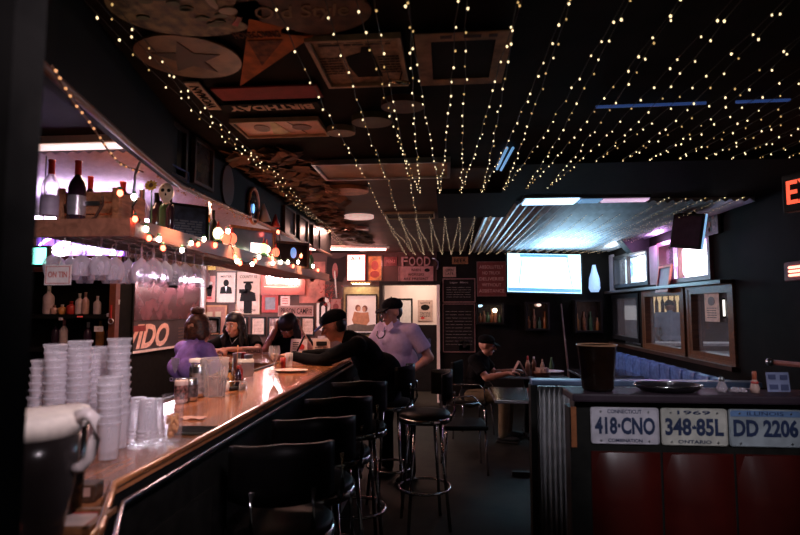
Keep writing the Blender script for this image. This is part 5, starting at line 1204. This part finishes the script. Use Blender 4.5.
at_t('green_bottle', 'small green bottle behind the wide pinkish plate', 'bottle', 1.33, 6.98, [('body', [(.03,0),(.03,.07),(.012,.14),(.012,.17)], M('green_bottle'))])
at_t('glass_tumbler', 'clear tumbler on the table beyond the partition', 'tumbler', .95, 5.0, [('body', [(.026,0),(.032,.10)], glass_w)])
at_t('glass_tumbler', 'second clear tumbler beside the wider one beyond the partition', 'tumbler', 1.05, 5.12, [('body', [(.024,0),(.028,.08)], glass_w)])
for k, x in enumerate((1.70, 1.82, 1.95, 2.08)):
    at_t('glass_tumbler', 'short clear tumbler on the table beside the wall bench', 'tumbler', x, 4.9+.06*(k % 2), [('body', [(.026,0),(.032,.09)], glass_w)])['group'] = 'tumblers on the bench-side table'
# chair of the seated man
ch0 = thing('side_chair', 'black chrome-framed chair under the seated capped man', 'chair', (atY(478,350,6.6)[0]-.06, 6.62, 0), (0,0,math.radians(-18)))
MB().box((0,0,.43), (.42,.42,.045), bev=.018).build('seat', vinyl_bk, ch0); MB().box((-.20,0,.76), (.04,.40,.28), bev=.015).build('backrest', vinyl_bk, ch0)
for sx, sy in ((1,1),(1,-1),(-1,1),(-1,-1)): MB().cone((sx*.18, sy*.18, .43), (sx*.20, sy*.2, 0), .011).build('leg', chrome, ch0)
for sy in (-1, 1): MB().tube([(-.2,sy*.21,.42),(-.21,sy*.21,.64),(.12,sy*.21,.66),(.19,sy*.21,.60),(.19,sy*.2,.42)], .010, 8).build('armrest', chrome, ch0)
copy_tree(ch0, (.16, 5.30, 0), 0.1, 'black chrome-framed chair at the table beyond the corrugated partition')
# wooden interior windows of the right wall (glass set in wooden frames)
wf = M('orange_brown_frame', (.17,.065,.025), .4, kind='wood', noise=.3, coat=.3)
for k, (a, b, z0, z1) in enumerate(OP):
    mb = frame_mb(b-a, z1-z0, .06, .10); w_o = mb.build(f'window_{k+1}', wf if k else char); w_o.location = (XR+.03, (a+b)/2, (z0+z1)/2); w_o.rotation_euler = FR['right']; w_o['kind'] = 'structure'
    g_o = MB().box((0,.02,0), (b-a-.1, .006, z1-z0-.1)).build('glass_pane', pane_m, w_o)
    if k: frame_mb(b-a+.10, z1-z0+.08, .05, .03, y=-.04).build('wooden_trim', wf, w_o)
# papers and lamp at window 3
def rside(name, label, cat, px, py, X, w_, h_, bg, **kw):
    Y, Z = atX(px, py, X); return sign(name, label, cat, (X, Y, Z), FR['right'], w_, h_, bg, **kw)
rside('window_notice', 'tan paper notice with a dark oval print on the nearest wooden window', 'notice', 712, 307, XR+.02, .30, .30, M('tan_notice', (.8,.56,.44), .6), d=.003, shapes=[(disc(-.0,.06,.07,.045), M('dim_brown_ink'), 'print'), (lines(0,-.06,.2,.12,5,.35,41), M('dim_brown_ink'), 'small_print')])
tl = thing('window_tube_lamp', 'slim white lit tube standing beside the tan paper notice', 'lamp', (XR+.02, atX(724, 308, XR+.02)[0], atX(724,308,XR+.02)[1])); MB().cone((0,0,-.08), (0,0,.08), .010).build('tube', M('slim_tube', (.8,.8,.7), .4, emis=(1,.95,.85), es=1.6, noise=0), tl); MB().cone((0,0,-.10),(0,0,-.08),.014).cone((0,0,.08),(0,0,.10),.014).build('end_caps', black, tl)
# side room: shelf with lit bottles behind the man, a table with a cloth, a bright counter
sh2 = thing('lit_bottle_shelf', 'warmly lit bottle display behind the man in the side room', 'shelf', (4.75, 11.6, 1.45))
MB().box((0,.06,.25), (1.1,.03,.6)).build('lit_back', M('amber_lit_back', (.7,.5,.3), .5, emis=(1,.72,.38), es=.9, noise=0), sh2); MB().box((0,0,-.02), (1.1,.2,.03)).box((0,0,.52), (1.1,.2,.03)).build('shelf_board', black, sh2)
for k in range(9): MB().lathe([(.035,0),(.037,.02),(.037,.22),(.014,.29),(.014,.38)], (-.48+.12*k, 0, 0), 10).build('bottle', [M('amber_bottle'), M('brown_wood'), black][k % 3], sh2)
b2 = thing('pale_counter', 'bluish-white lit counter edge seen low through the middle wooden window', 'counter', (3.9, 9.0, 0)); MB().box((0,0,.98), (1.6,.5,.04)).build('countertop', M('pale_counter_top', (.6,.62,.66), .3), b2); MB().box((0,.05,.48), (1.5,.4,.96)).build('base', black, b2)
b3 = thing('side_room_table', 'dark table with white crumpled napkins seen through the nearest wooden window', 'table', (3.9, 6.9, 0)); MB().box((0,0,.98), (1.2,.8,.03)).build('tabletop', black, b3); MB().cone((0,0,0), (0,0,.97), .05).build('pedestal', black, b3)
n3 = thing('napkin_heap', 'white crumpled napkins on the side room table', 'napkin', (3.75, 6.85, .996)); mb = MB(); rd = random.Random(3)
for k in range(9): mb.ball((rd.uniform(-.16,.16), rd.uniform(-.06,.06), .03), (.05,.035,.035), 6, R3(rd.random(),rd.random(),rd.random()))
mb.build('paper', M('napkin_rose'), n3)
light('side_room_light', 'AREA', (4.2, 8.6, 2.44), 14, (.9,.88,1), .5)
b4 = thing('pale_cabinet', 'pale lit cabinet front seen through the farthest wooden window', 'cabinet', (4.0, 11.9, 0)); MB().box((0,0,.9), (.9,.5,1.8), bev=.02).build('body', M('misty_grey_panel', (.30,.28,.30), .4), b4); MB().box((0,-.26,1.45), (.7,.02,.3)).build('lit_panel', M('lit_cabinet_face', (.6,.6,.62), .4, emis=(.8,.75,.75), es=.4, noise=0), b4)

# high bright windows with neon signs
for k, (a, b, z0, z1) in enumerate(HW):
    w_o = frame_mb(b-a, z1-z0, .05, .12).build(f'window_{k+4}', [char, M('mauve_frame', (.16,.05,.06), .4)][k]); w_o.location = (XR+.02, (a+b)/2, (z0+z1)/2); w_o.rotation_euler = FR['right']; w_o['kind'] = 'structure'
    MB().box((0,.03,0), (b-a-.08, .006, z1-z0-.08)).build('glass_pane', pane_m, w_o)
    MB().box((-.12*(b-a),.0,0), (.02,.05,z1-z0-.08)).build('glazing_bar', w_o.data.materials[0], w_o)
# signs in the high windows, and their light boxes behind the glass
def hsign(label, a, b, z0, z1, face, es_, blobs):
    t = thing('window_light_sign', label, 'lit sign', (XR+.11, (a+b)/2, (z0+z1)/2), FR['right'])
    MB().box((0,.03,0), (b-a-.12, .02, z1-z0-.1)).build('lit_back', face, t)
    for i, (m_, mt) in enumerate(blobs): 
        q = MB(); q.add([(x, y, z) for x, y, z in m_.v], m_.f, True); q.build('neon_tube' if mt.name.startswith('n_') else 'print', mt, t)
    return t
def nE(n, c, s): return M('n_'+n, c, .4, emis=c, es=s, noise=0)
a, b, z0, z1 = HW[0]
hsign('white and pale blue lit sign glowing in the farther high window', a, b, z0, z1, M('milky_lit_glass', (.6,.7,.8), .5, emis=(.50,.68,.78), es=2.6, noise=0), 1,
      [(MB().tube(wobble(.25, .16, c=(.1,0)), .03, 6, True), nE('white', (1,.93,1), 7)), (MB().tube(wobble(.12, .08, c=(.05,0)), .035, 6, True), nE('white', (1,.93,1), 7)), (MB().tube(wobble(.07, .10, c=(-.35,.03)), .02, 6, True), nE('blue', (.15,.35,.9), 2.5)),
       (MB().tube(wobble(.10, .14, c=(.42,.0)), .02, 6, True), nE('rose', (1,.30,.36), 3)), (MB().cone((.45,0,-.2), (.62,0,-.05), .04), nE('violet', (.45,.25,1), 3))])
a, b, z0, z1 = HW[1]
hsign('pink-white and violet lit sign blazing in the nearer high window', a, b, z0, z1, M('pinkish_lit_glass', (.8,.6,.8), .5, emis=(.72,.36,.95), es=2.2, noise=0), 1,
      [(MB().tube(wobble(.30, .15, c=(0,-.02)), .045, 6, True), nE('hot', (1,.90,.97), 9)), (MB().tube(wobble(.15, .07, c=(0,-.02)), .05, 6, True), nE('hot', (1,.9,.97), 9)),
       (MB().tube(wobble(.06, .05, c=(.50,-.02)), .014, 6, True), nE('red2', (1,.08,.15), 4)), (MB().tube(wobble(.12, .17, c=(.48,-.02)), .012, 6, True), nE('violet2', (.40,.16,1), 4)),
       (MB().cone((.63,0,-.22), (.63,0,.22), .010), nE('lilac', (.8,.6,1), 4)), (MB().box((-.30,0,.02), (.012,.02,.32)).box((-.36,0,.06), (.16,.02,.012)).box((-.30,0,-.06), (.16,.02,.012)), M('red_glazing', (.4,.06,.06), .5)),
       (MB().box((-.33,-.01,-.10), (.13,.01,.035)), M('window_blue_card', (.08,.1,.45), .5)), (MB().box((-.30,-.01,-.17), (.14,.01,.03)), ink)])
fr_ = rside('leaning_picture', 'reddish empty-looking framed panel leaning on the ledge between the high windows', 'picture', 665, 279, XR-.06, .34, .30, M('mauve_slate', (.16,.07,.14), .4), frame=(.03, M('coral_frame', (.55,.14,.09), .45)))
fr_.rotation_euler = (math.radians(-9), 0, -PI/2)
# violet and white lamps lighting the pilasters (window signs spill)
light('window_spill', 'POINT', (XR-.14, 6.9, 2.38), 9, (.75,.35,.9), .04)
light('window_spill', 'POINT', (XR-.30, 8.45, 2.30), 5, (.75,.9,1), .04)
# hanging second TV seen edge-on, and the corner speaker
t2 = thing('tilted_screen', 'dark screen on a bracket seen from its side in front of the nearer high window', 'television', (atY(688, 231, 5.3)[0], 5.3, atY(688,231,5.3)[1]), (0, math.radians(10), math.radians(-50)))
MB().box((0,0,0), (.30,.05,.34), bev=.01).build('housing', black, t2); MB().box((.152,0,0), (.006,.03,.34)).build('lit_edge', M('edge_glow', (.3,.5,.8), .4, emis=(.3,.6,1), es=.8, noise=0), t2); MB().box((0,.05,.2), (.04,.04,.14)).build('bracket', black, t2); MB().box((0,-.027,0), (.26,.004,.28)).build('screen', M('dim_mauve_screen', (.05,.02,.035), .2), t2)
sp_ = thing('wall_speaker', 'black wedge-shaped speaker hanging from the ceiling beside the farther high window', 'speaker', (atY(634, 246, 7.4)[0], 7.4, atY(634,246,7.4)[1])); MB().prism([(-.2,.08),(.2,.1),(.15,-.06),(-.06,-.1)], -.1, .1).build('cabinet', black, sp_); MB().box((0,0,.14), (.05,.05,.12)).build('bracket', black, sp_)
pc = rside('maroon_print', 'framed dark print with reddish figures up by the ceiling near the tilted screen', 'picture', 712, 222, XR-.02, .30, .24, M('olive_red_print', (.10,.07,.04), .5, noise=.8, scale=30), frame=(.03, M('olive_frame', (.09,.07,.045), .5)), shapes=[(many(disc(-.03,-.02,.03), disc(.05,.05,.025)), M('rust_print', (.3,.07,.03), .5), 'print')])
sb_ = thing('blue_bottle', 'curved blue-white lit bottle shape in the corner right of the television', 'lit sign', (atY(595, 274, 8.85)[0], 8.9, atY(595,292,8.9)[1])); MB().lathe([(.06,.0),(.09,.06),(.08,.22),(.04,.36),(.025,.44)]).build('body', M('icy_blue_bottle', (.3,.5,.8), .3, emis=(.35,.55,.9), es=1.1, noise=0), sb_)
# EXIT sign and red marquee at the right
ex = thing('exit_sign', 'red lit EXIT sign hanging at the right above the booths', 'sign', (atY(817, 188, 3.1)[0], 3.1, atY(817, 188, 3.1)[1]), (0,0,-math.radians(68)))
MB().box((0,.0,0), (.36,.05,.22), bev=.008).build('housing', black, ex)
merge(MB(), text_mb('EXIT', .135, .30, thick=.004), (0,-.028,.0)).build('lettering', M('exit_red', (1,.2,.12), .4, emis=(1,.11,.05), es=1.3, noise=0), ex); MB().cone((0,0,.1), (0,0,.18), .012).build('stem', black, ex)
rmq = thing('red_marquee_sign', 'small red and white dotted lit sign on the right wall at head height', 'lit sign', (XR-.04, 4.12, 1.83), FR['right'])
MB().box((.1,0,0), (.80,.03,.15), bev=.01).build('case', dred, rmq); mb = MB()
for i in range(60): mb.ball((-.22+.02*(i % 20)+.2*(i//60), -.02, -.03+.03*(i//20)), .011, 6)
mb.build('dots', M('marquee_dots', (1,.3,.25), .4, emis=(1,.35,.25), es=3, noise=0), rmq)
rl_ = thing('wooden_rail', 'reddish wooden rail reaching in from the right above the booth card', 'rail', (atY(771, 362, 2.9)[0], 2.9, atY(771,362,2.9)[1])); MB().cone((0,0,0), (.5,-.75,-.015), .013).build('rod', M('salmon_wood', (.40,.13,.09), .4), rl_); MB().ball((-.005,0,0), .02, 10).build('knob', steel, rl_); MB().box((.42,-.6,-.60), (.05,.05,1.17)).build('post', black, rl_)
# ================================================================ CEILING SIGNS
def ceil_sign(name, label, cat, px, py, w_, h_, bg, yaw=0, **kw):
    x, y = atZ(px, py, CZ-.02); kw.setdefault('d', .008)
    t = sign(name, label, cat, (x, y, CZ-.014), (0,0,0), w_, h_, bg, **kw)
    t.rotation_mode = 'QUATERNION'; t.rotation_quaternion = (Matrix.Rotation(yaw, 4, 'Z') @ Matrix.Rotation(PI/2, 4, 'X')).to_quaternion(); return t
def ell(a, b, n=32): return [(a*math.cos(2*PI*i/n), b*math.sin(2*PI*i/n)) for i in range(n)]
cs_ = ceil_sign('beer_poster', 'oval ceiling tray with a green plant, cream glints and a red stroke, topmost left', 'tray', 185, 8, .34, .26, M('olive_picture', (.2,.16,.07), .5, noise=.8, scale=25), poly=ell(.24,.17),
    shapes=[(many(disc(.10,.04,.014,.045), disc(.13,-.02,.03,.02), disc(.16,.06,.03,.02), disc(.08,.09,.02,.015)), M('cream_glint', (.62,.52,.36), .5), 'print'), (MB().prism([(.11,-.10),(.15,-.05),(.16,-.06),(.125,-.11)], -.003, 0), redp, 'print'), (many(*[disc(random.uniform(-.16,.12), random.uniform(-.1,.12), .022, .012) for i in range(12)]), M('leaf_print', (.10,.13,.05), .5), 'print')])
ceil_sign('star_tray', 'round brown ceiling tray with a dark star, under the plant tray', 'tray', 189, 58, .3, .3, M('bronze_tray', (.22,.11,.045), .4, 0, noise=.4, scale=12), poly=ell(.19,.17), yaw=.15,
    shapes=[(MB().prism([((.13 if i % 2 == 0 else .055)*math.sin(i*PI/5), (.13 if i % 2 == 0 else .055)*math.cos(i*PI/5)) for i in range(10)], -.002, 0), M('star_maroon', (.05,.015,.01), .5), 'star')])
ceil_sign('brown_pennant_board', 'reddish brown round board with scrawled lettering above the orange pennant', 'sign', 302, 12, .4, .22, M('umber_board', (.13,.05,.022), .6, noise=.5), poly=ell(.22,.14), texts=[('Old Style', 0, -.0, .09, .3, M('umber_letter', (.3,.17,.08), .6), .3)])
c0_ = atZ(265, 46, CZ-.02); PEN = [(x-c0_[0], c0_[1]-y) for x, y in (atZ(249,18,CZ-.02), atZ(314,35,CZ-.02), atZ(240,86,CZ-.02))]
ceil_sign('felt_pennant', 'orange triangular pennant pinned to the ceiling', 'pennant', 265, 46, .3, .3, M('rust_felt', (.62,.17,.035), .8, noise=.25), poly=PEN, yaw=0,
    texts=[('HOMECOMING', .0, .085, .04, .16, M('felt_ink', (.12,.035,.01), .8))], shapes=[(MB().prism([(-.045,.05),(.08,.045),(-.06,-.14)], -.002, 0), M('felt_print', (.24,.075,.02), .8, noise=.5, scale=40), 'print')])
ceil_sign('map_poster', 'framed brownish poster with a black silhouette, flat on the ceiling', 'poster', 361, 62, .32, .38, M('dim_map_paper', (.42,.26,.15), .6, noise=.35, scale=40), frame=(.014, M('dim_frame_tan', (.5,.33,.2), .5)),
    shapes=[(MB().prism([(-.05,.05),(.01,.08),(.02,.12),(.05,.12),(.06,.0),(.07,-.12),(-.03,-.12),(-.05,-.02)], -.002, 0), ink, 'silhouette'), (lines(-.0, .15, .26, .04, 2, .4, 50), M('umber_ink', (.07,.035,.02), .6), 'small_print'), (lines(.11, -.02, .08, .15, 7, .4, 51), M('umber_ink'), 'small_print'), (lines(-.11, -.02, .08, .15, 7, .3, 52), M('umber_ink'), 'small_print')])
vs = ceil_sign('black_centre_sign', 'black ceiling sign inside a broad tan border of small writing', 'sign', 462, 60, .335, .42, ink, frame=None, shapes=[(frame_mb(.335,.42,.055,.004), M('dim_tan_border', (.38,.20,.10), .6, noise=.3, scale=20), 'border'), (many(lines(-.140,0,.034,.32,12,.6,60), lines(.140,0,.034,.32,12,.6,61), rect(-.06,.185,.04,.02), rect(.03,.185,.06,.02), rect(.1,.185,.03,.02)), M('rust_ink', (.06,.02,.012), .6), 'small_print')])
ceil_sign('street_name_sign', 'white-edged street sign lettered WOMAN lying slantwise on the ceiling', 'sign', 204, 97, .30, .062, M('dim_white_sign', (.75,.55,.4), .5), yaw=-PI/2+.10, texts=[('WOMAN', 0, 0, .040, .24, ink)])
ceil_sign('maroon_banner', 'dark maroon banner strip on the ceiling above the BIRTHDAY letters', 'banner', 268, 93, .46, .13, M('maroon_banner_cloth', (.30,.02,.02), .7))
bd_ = ceil_sign('birthday_banner', 'upside-down BIRTHDAY lettering on a dark strip of the ceiling', 'banner', 271, 107, .46, .09, ink, yaw=PI, texts=[('BIRTHDAY', 0, 0, .058, .40, M('dim_letter_tan', (.75,.5,.33), .6))])
ceil_sign('beer_light_panel', 'pale panel with a warm yellow streak below the BIRTHDAY letters', 'sign', 281, 127, .44, .24, M('salmon_panel', (.80,.42,.27), .4, noise=.25, scale=6), frame=(.008, M('dim_frame_tan')), shapes=[(many(disc(-.1,.0,.04,.05), disc(.11,.0,.05,.04)), M('panel_stain', (.20,.09,.05), .5), 'print'), (MB().prism([(-.03,.095),(-.01,.095),(.03,-.095),(-.07,-.095)], -.002, 0), M('butter_streak', (.75,.55,.2), .4), 'streak'), (MB().prism([(.05,.095),(.055,.095),(.115,-.095),(.11,-.095)], -.002, 0), M('panel_stain'), 'seam')])
for lab, px, py, a_, c_ in (('small dim tan disc on the ceiling right of the yellow-streaked panel', 341, 129, .075, (.30,.20,.12)), ('broad orange-brown disc on the ceiling behind the fluorescent cover', 347, 189, .17, (.42,.17,.06)),
                            ('glowing pale pink disc lamp on the ceiling, beyond the broad orange-brown one', 359, 216, .15, (.80,.5,.45)), ('reddish disc on the ceiling, farthest toward the glowing sign', 357, 228, .14, (.5,.2,.15)), ('oval maroon tray with leaves on the ceiling by the rightmost poster edge', 403, 102, .10, (.10,.04,.02)), ('dim olive fish-shaped board right of the small tan disc', 372, 118, .10, (.09,.07,.03))):
    ceil_sign('ceiling_disc', lab, 'disc', px, py, .3, .3, M('disc_%d' % px, c_, .45, noise=.25, emis=(1,.62,.55) if px == 359 else None, es=.55), poly=ell(a_, a_*.8), d=.03)
tb_ = ceil_sign('fluorescent_cover', 'wide tan fluorescent light cover with a metal rim on the ceiling', 'ceiling light', 384, 168, .86, .40, M('tan_cover', (.42,.24,.14), .4, noise=.3, scale=4), frame=(.02, steel), d=.02, shapes=[(rect(-.0,0,.012,.40), M('dim_frame_tan'), 'divider'), (rect(.22,0,.012,.40), M('dim_frame_tan'), 'divider')])
av = ceil_sign('air_vent', 'dark ceiling air vent with a bright front edge over the aisle', 'vent', 410, 215, .48, .30, ink, frame=(.012, M('vent_rim', (.55,.45,.3), .4)), shapes=[(many(*[rect(0, -.13+.02*i, .44, .006, .006) for i in range(14)]), char, 'slats')])
hb_ = thing('metal_hook_bar', 'short shiny bar hook hanging over the corner of the brownish ceiling poster', 'hook', (*atZ(399, 84, CZ-.07), CZ-.07), (0, .25, .4)); MB().cone((-.04,0,0), (.04,0,.02), .008).build('bar', M('bright_brass', (.85,.7,.45), .2, 1), hb_); MB().cone((0,0,0), (0,0,.07), .003).build('wire', black, hb_)
bsm = M('dim_blue_strip', (.10,.2,.6), .4, emis=(.05,.12,.42), es=.28, noise=0)
for lab, pa, pb in (('long thin blue strip across the dark ceiling above the aisle', (596,107), (706,103)), ('shorter thin blue strip on the ceiling, in line with the long one', (736,102), (790,100))):
    a_ = Vector((*atZ(*pa, CZ-.02), CZ-.02)); b_ = Vector((*atZ(*pb, CZ-.02), CZ-.02)); bt_ = thing('blue_ceiling_strip', lab, 'strip', a_); MB().cone((0,0,0), b_-a_, .007, n=6).build('strip', bsm, bt_)
for lab, pa, pb in (('slanting pale blue lit tube on the ceiling before the ribbed metal', (513,148), (501,170)), ('thinner blue tube close beside the slanting pale one', (507,148), (497,169))):
    a_ = Vector((*atZ(*pa, CZ-.02), CZ-.02)); b_ = Vector((*atZ(*pb, CZ-.02), CZ-.02)); bt_ = thing('blue_ceiling_tube', lab, 'tube light', a_); MB().cone((0,0,0), b_-a_, .009, n=6).build('tube', M('pale_blue_strip', (.3,.5,.7), .4, emis=(.2,.45,.8), es=.7, noise=0), bt_)
# lit reflections of panels at the front edge of the ribbed ceiling: real light panels
lp = thing('ceiling_light_panel', 'bright blue-white light panel at the front edge of the ribbed ceiling', 'ceiling light', (*atZ(550, 200, CZ-.05), CZ-.055)); MB().box((0,0,.01), (.46,.26,.03)).build('housing', steel, lp); MB().box((0,0,-.01), (.43,.23,.01)).build('diffuser', M('icy_diffuser', (.6,.8,1), .4, emis=(.42,.70,1), es=2.6, noise=0), lp)
lp = thing('ceiling_light_panel', 'narrow blue to pink light panel right of the bright one on the ribbed ceiling', 'ceiling light', (*atZ(612, 199, CZ-.05), CZ-.055)); MB().box((0,0,.01), (.56,.17,.03)).build('housing', steel, lp); MB().box((-.18,0,-.01), (.16,.14,.01)).build('diffuser', M('dusk_diffuser', (.2,.4,.6), .4, emis=(.12,.26,.45), es=1.0, noise=0), lp); MB().box((.10,0,-.01), (.36,.10,.01)).build('diffuser', M('pinkish_diffuser', (.7,.5,.7), .4, emis=(.75,.5,.72), es=1.0, noise=0), lp)
vp = thing('violet_ceiling_lamp', 'small violet lit dome on the ceiling toward the right wall', 'ceiling light', (*atZ(676, 184, CZ-.04), CZ-.0)); MB().lathe([(.10,-.045),(.13,-.02),(.14,0)]).build('dome', M('violet_dome', (.4,.2,.5), .4, emis=(.55,.18,.75), es=1.0, noise=0), vp); MB().tube([(.16*math.cos(a), .16*math.sin(a), -.02) for a in [i*PI/12 for i in range(24)]], .01, 6, True).build('ring', M('mauve_ring', (.3,.12,.3), .3, .5), vp)
# paper notes tacked all over the strip of ceiling along the bulkhead
bm_ = MB(); rd = random.Random(7)
for i in range(620):
    x = rd.uniform(-1.33, -.86); y = rd.uniform(3.0, 7.4); a = rd.uniform(-.8,.8); tl_ = rd.uniform(-.35,.35)
    x = x if y < 4.6 else min(x, -1.02-.1*rd.random()); bm_.box((x, y, CZ-.022-rd.uniform(0,.03)), (.11,.055,.0015), R3(tl_, rd.uniform(-.35,.35), a))
nt_ = bm_.build('tacked_notes', M('greenish_brown_paper', (.17,.085,.045), .8, noise=.45, scale=3)); tag(nt_, 'mass of brown paper notes tacked to the ceiling along the bulkhead', 'paper notes'); nt_['kind'] = 'stuff'

# ================================================================ FAIRY LIGHTS
bulb_me = MB().ball((0,0,0), (.0036,.0036,.0045), 6).mesh('bulb'); bulb_me.materials.append(e_warm)
bulb_me2 = MB().ball((0,0,0), (.0032,.0032,.004), 6).mesh('bulb_dim'); bulb_me2.materials.append(e_dim)
bulb_me3 = MB().ball((0,0,0), (.0028,.0028,.0034), 6).mesh('bulb_far'); bulb_me3.materials.append(e_far)
wire_m = M('dark_green_wire', (.015,.02,.012), .5)
rb = random.Random(33)
def fairy(label, pts, group, step=.10, limit=100, sag=.05, z=CZ-.035):
    t = thing('fairy_light_strand', label, 'string lights', (pts[0][0], pts[0][1], z), group=group)
    B = Vector((pts[0][0], pts[0][1], z)); P = []; bl = []
    for a, b in zip(pts, pts[1:]):
        a = Vector((a[0], a[1], z+(a[2] if len(a) > 2 else 0))); b = Vector((b[0], b[1], z+(b[2] if len(b) > 2 else 0))); L = (b-a).length; n = max(2, int(L/step)); ph = rb.uniform(-.02,.02)
        nb_ = max(1, round(L/2.2)); far = step > 0 and limit < 100
        for i in range(n+1):
            u = i/n; q = a.lerp(b, u); q.z -= sag*abs(math.sin(PI*u*nb_))*(.7+.3*rb.random()); q.x += rb.uniform(-.005,.005); q.y += rb.uniform(-.03,.03)
            P.append(q-B); bl.append(q-B+Vector((rb.uniform(-.006,.006),0,-.009)))
    MB().tube(P, .0016, 4).build('wire', wire_m, t)
    order = sorted(range(len(bl)), key=lambda i: (bl[i]+B-Vector((0,0,H))).length)
    rest = MB(); ball = MB().ball((0,0,0), (.0032,.0032,.004), 6)
    for r_, i in enumerate(order):
        p = bl[i]
        if r_ < limit:
            fy = (p+B).y; o = bpy.data.objects.new('bulb', bulb_me3 if fy > 4.6 else (bulb_me2 if rb.random() < .32 else bulb_me)); COL.objects.link(o); o.parent = t; o.location = p
            k = rb.uniform(.8, 1.15); o.scale = (k, k, k)
        else: rest.add([(v[0]+p.x, v[1]+p.y, v[2]+p.z) for v in ball.v], ball.f, True)
    if rest.v:
        o = rest.build('bulb_run', e_far, t); o['kind'] = 'stuff'
    return t
# near bay: zigzag between hooks, far hooks on the black duct
FH = lambda k: (-.04+.162*k, 4.15 if k < 6 else 3.33)
NH = lambda k: (.055+.160*k, 1.42)
for k in range(-1, 15):
    a = NH(k-1); f_ = FH(k); c_ = NH(k)
    fairy('V-shaped run of warm fairy lights on the near ceiling bay above the aisle', [(a[0]+rb.uniform(-.01,.01), a[1]), f_, (c_[0]+rb.uniform(-.01,.01), c_[1])], 'fairy light runs on the near ceiling bay', .115)
for k in range(15, 18):
    a = NH(k-1); f_ = FH(k); c_ = NH(k)
    fairy('V-shaped run of warm fairy lights on the near ceiling bay above the aisle', [(a[0], 2.2), f_, (c_[0], 2.2)], 'fairy light runs on the near ceiling bay', .105)
# long runs on the left reaching the back wall
LR = [((95,8),(345,246),'outermost long fairy light run, along the bulkhead'), ((112,11),(348,247),'second long fairy light run from the bulkhead'), ((129,19),(352,249),'third long fairy light run, over the tacked notes'),
      ((276,4),(405,251),'long fairy light run crossing the orange pennant'), ((329,8),(412,251),'long fairy light run just left of the framed ceiling poster'), ((376,6),(424,251),'long fairy light run crossing the framed ceiling poster')]
for i, (p, q, lab) in enumerate(LR):
    a = atZ(*p, CZ-.035); b = atZ(*q, CZ-.035); d_ = (Vector(b)-Vector(a)).normalized()*.25
    fairy(lab+' to the back wall', [(a[0]-d_.x, a[1]-d_.y), b], 'long fairy light runs', .12)
# far bay zigzag, from the duct to the back wall
zz = []
k = 0; x = -.66
hooks = []
while x < 2.55: hooks.append(x); x += .150
for g in range(0, len(hooks)-1, 5):
    pts = []
    for j in range(g, min(g+5, len(hooks)-1)):
        pts += [(hooks[j], 8.93), ((hooks[j]+.075)*.98-.02 if hooks[j] < .5 else hooks[j]+.075, 5.25 if hooks[j] < 1.6 else 4.5)]
    pts.append((hooks[min(g+5, len(hooks)-1)], 8.93))
    fairy('dense zigzag of fairy lights on the far ceiling, '+['over the doorway', 'over the chalk boards', 'over the red delivery sign', 'over the television', 'over the wall bench'][min(g//5, 4)], pts, 'dense far-bay fairy light zigzags', .10, sag=.03, z=CZ-.045)
# strand draped from the bulkhead's near edge down to the shelf corner
pts = []
for px, py in ((52,66),(62,84),(73,102),(86,118),(97,134),(108,150),(118,162),(130,168),(143,172)):
    pts.append(atX(px, py, -1.0-.35*min(1, (px-52)/80)))
t = thing('draped_bulb_garland', 'garland of small amber bulbs draped along the near bulkhead edge above the crate', 'string lights', (-1.0, pts[0][0], pts[0][1]))
X_ = [-1.0-.35*min(1, (px-52)/80) for px in (52,62,73,86,97,108,118,130,143)]; B = Vector((-1.0, pts[0][0], pts[0][1]))
P = [Vector((x, y, z))-B for x, (y, z) in zip(X_, pts)]; MB().tube(P, .004, 6).build('wire', M('amber_cord', (.14,.06,.03), .5), t)
for a, b in zip(P, P[1:]):
    for u in (.1, .5): q = a.lerp(b, u)+Vector((.008,0,-.008)); MB().ball(q, .0045, 8).build('bulb', M('amber_small_bulb', (.8,.4,.2), .4, emis=(1,.45,.18), es=.8, noise=0), t)
rd = random.Random(15)
for n_, (pxs, X) in enumerate((((135,150,165,180,200,225,250,280), -1.33),)):
    t = thing('icicle_garland', 'tangle of pale glass beads hanging along the bulkhead edge over the shelf', 'garland', (X, 2.3, 2.17)); m_ = MB()
    for i in range(60):
        y = rd.uniform(.02, 1.2); m_.ball((rd.uniform(-.01,.02), y, -.0-rd.uniform(0,.05)), rd.uniform(.003,.007), 6)
    m_.build('beads', M('amber_bead', (.7,.45,.3), .25), t)['kind'] = 'stuff'
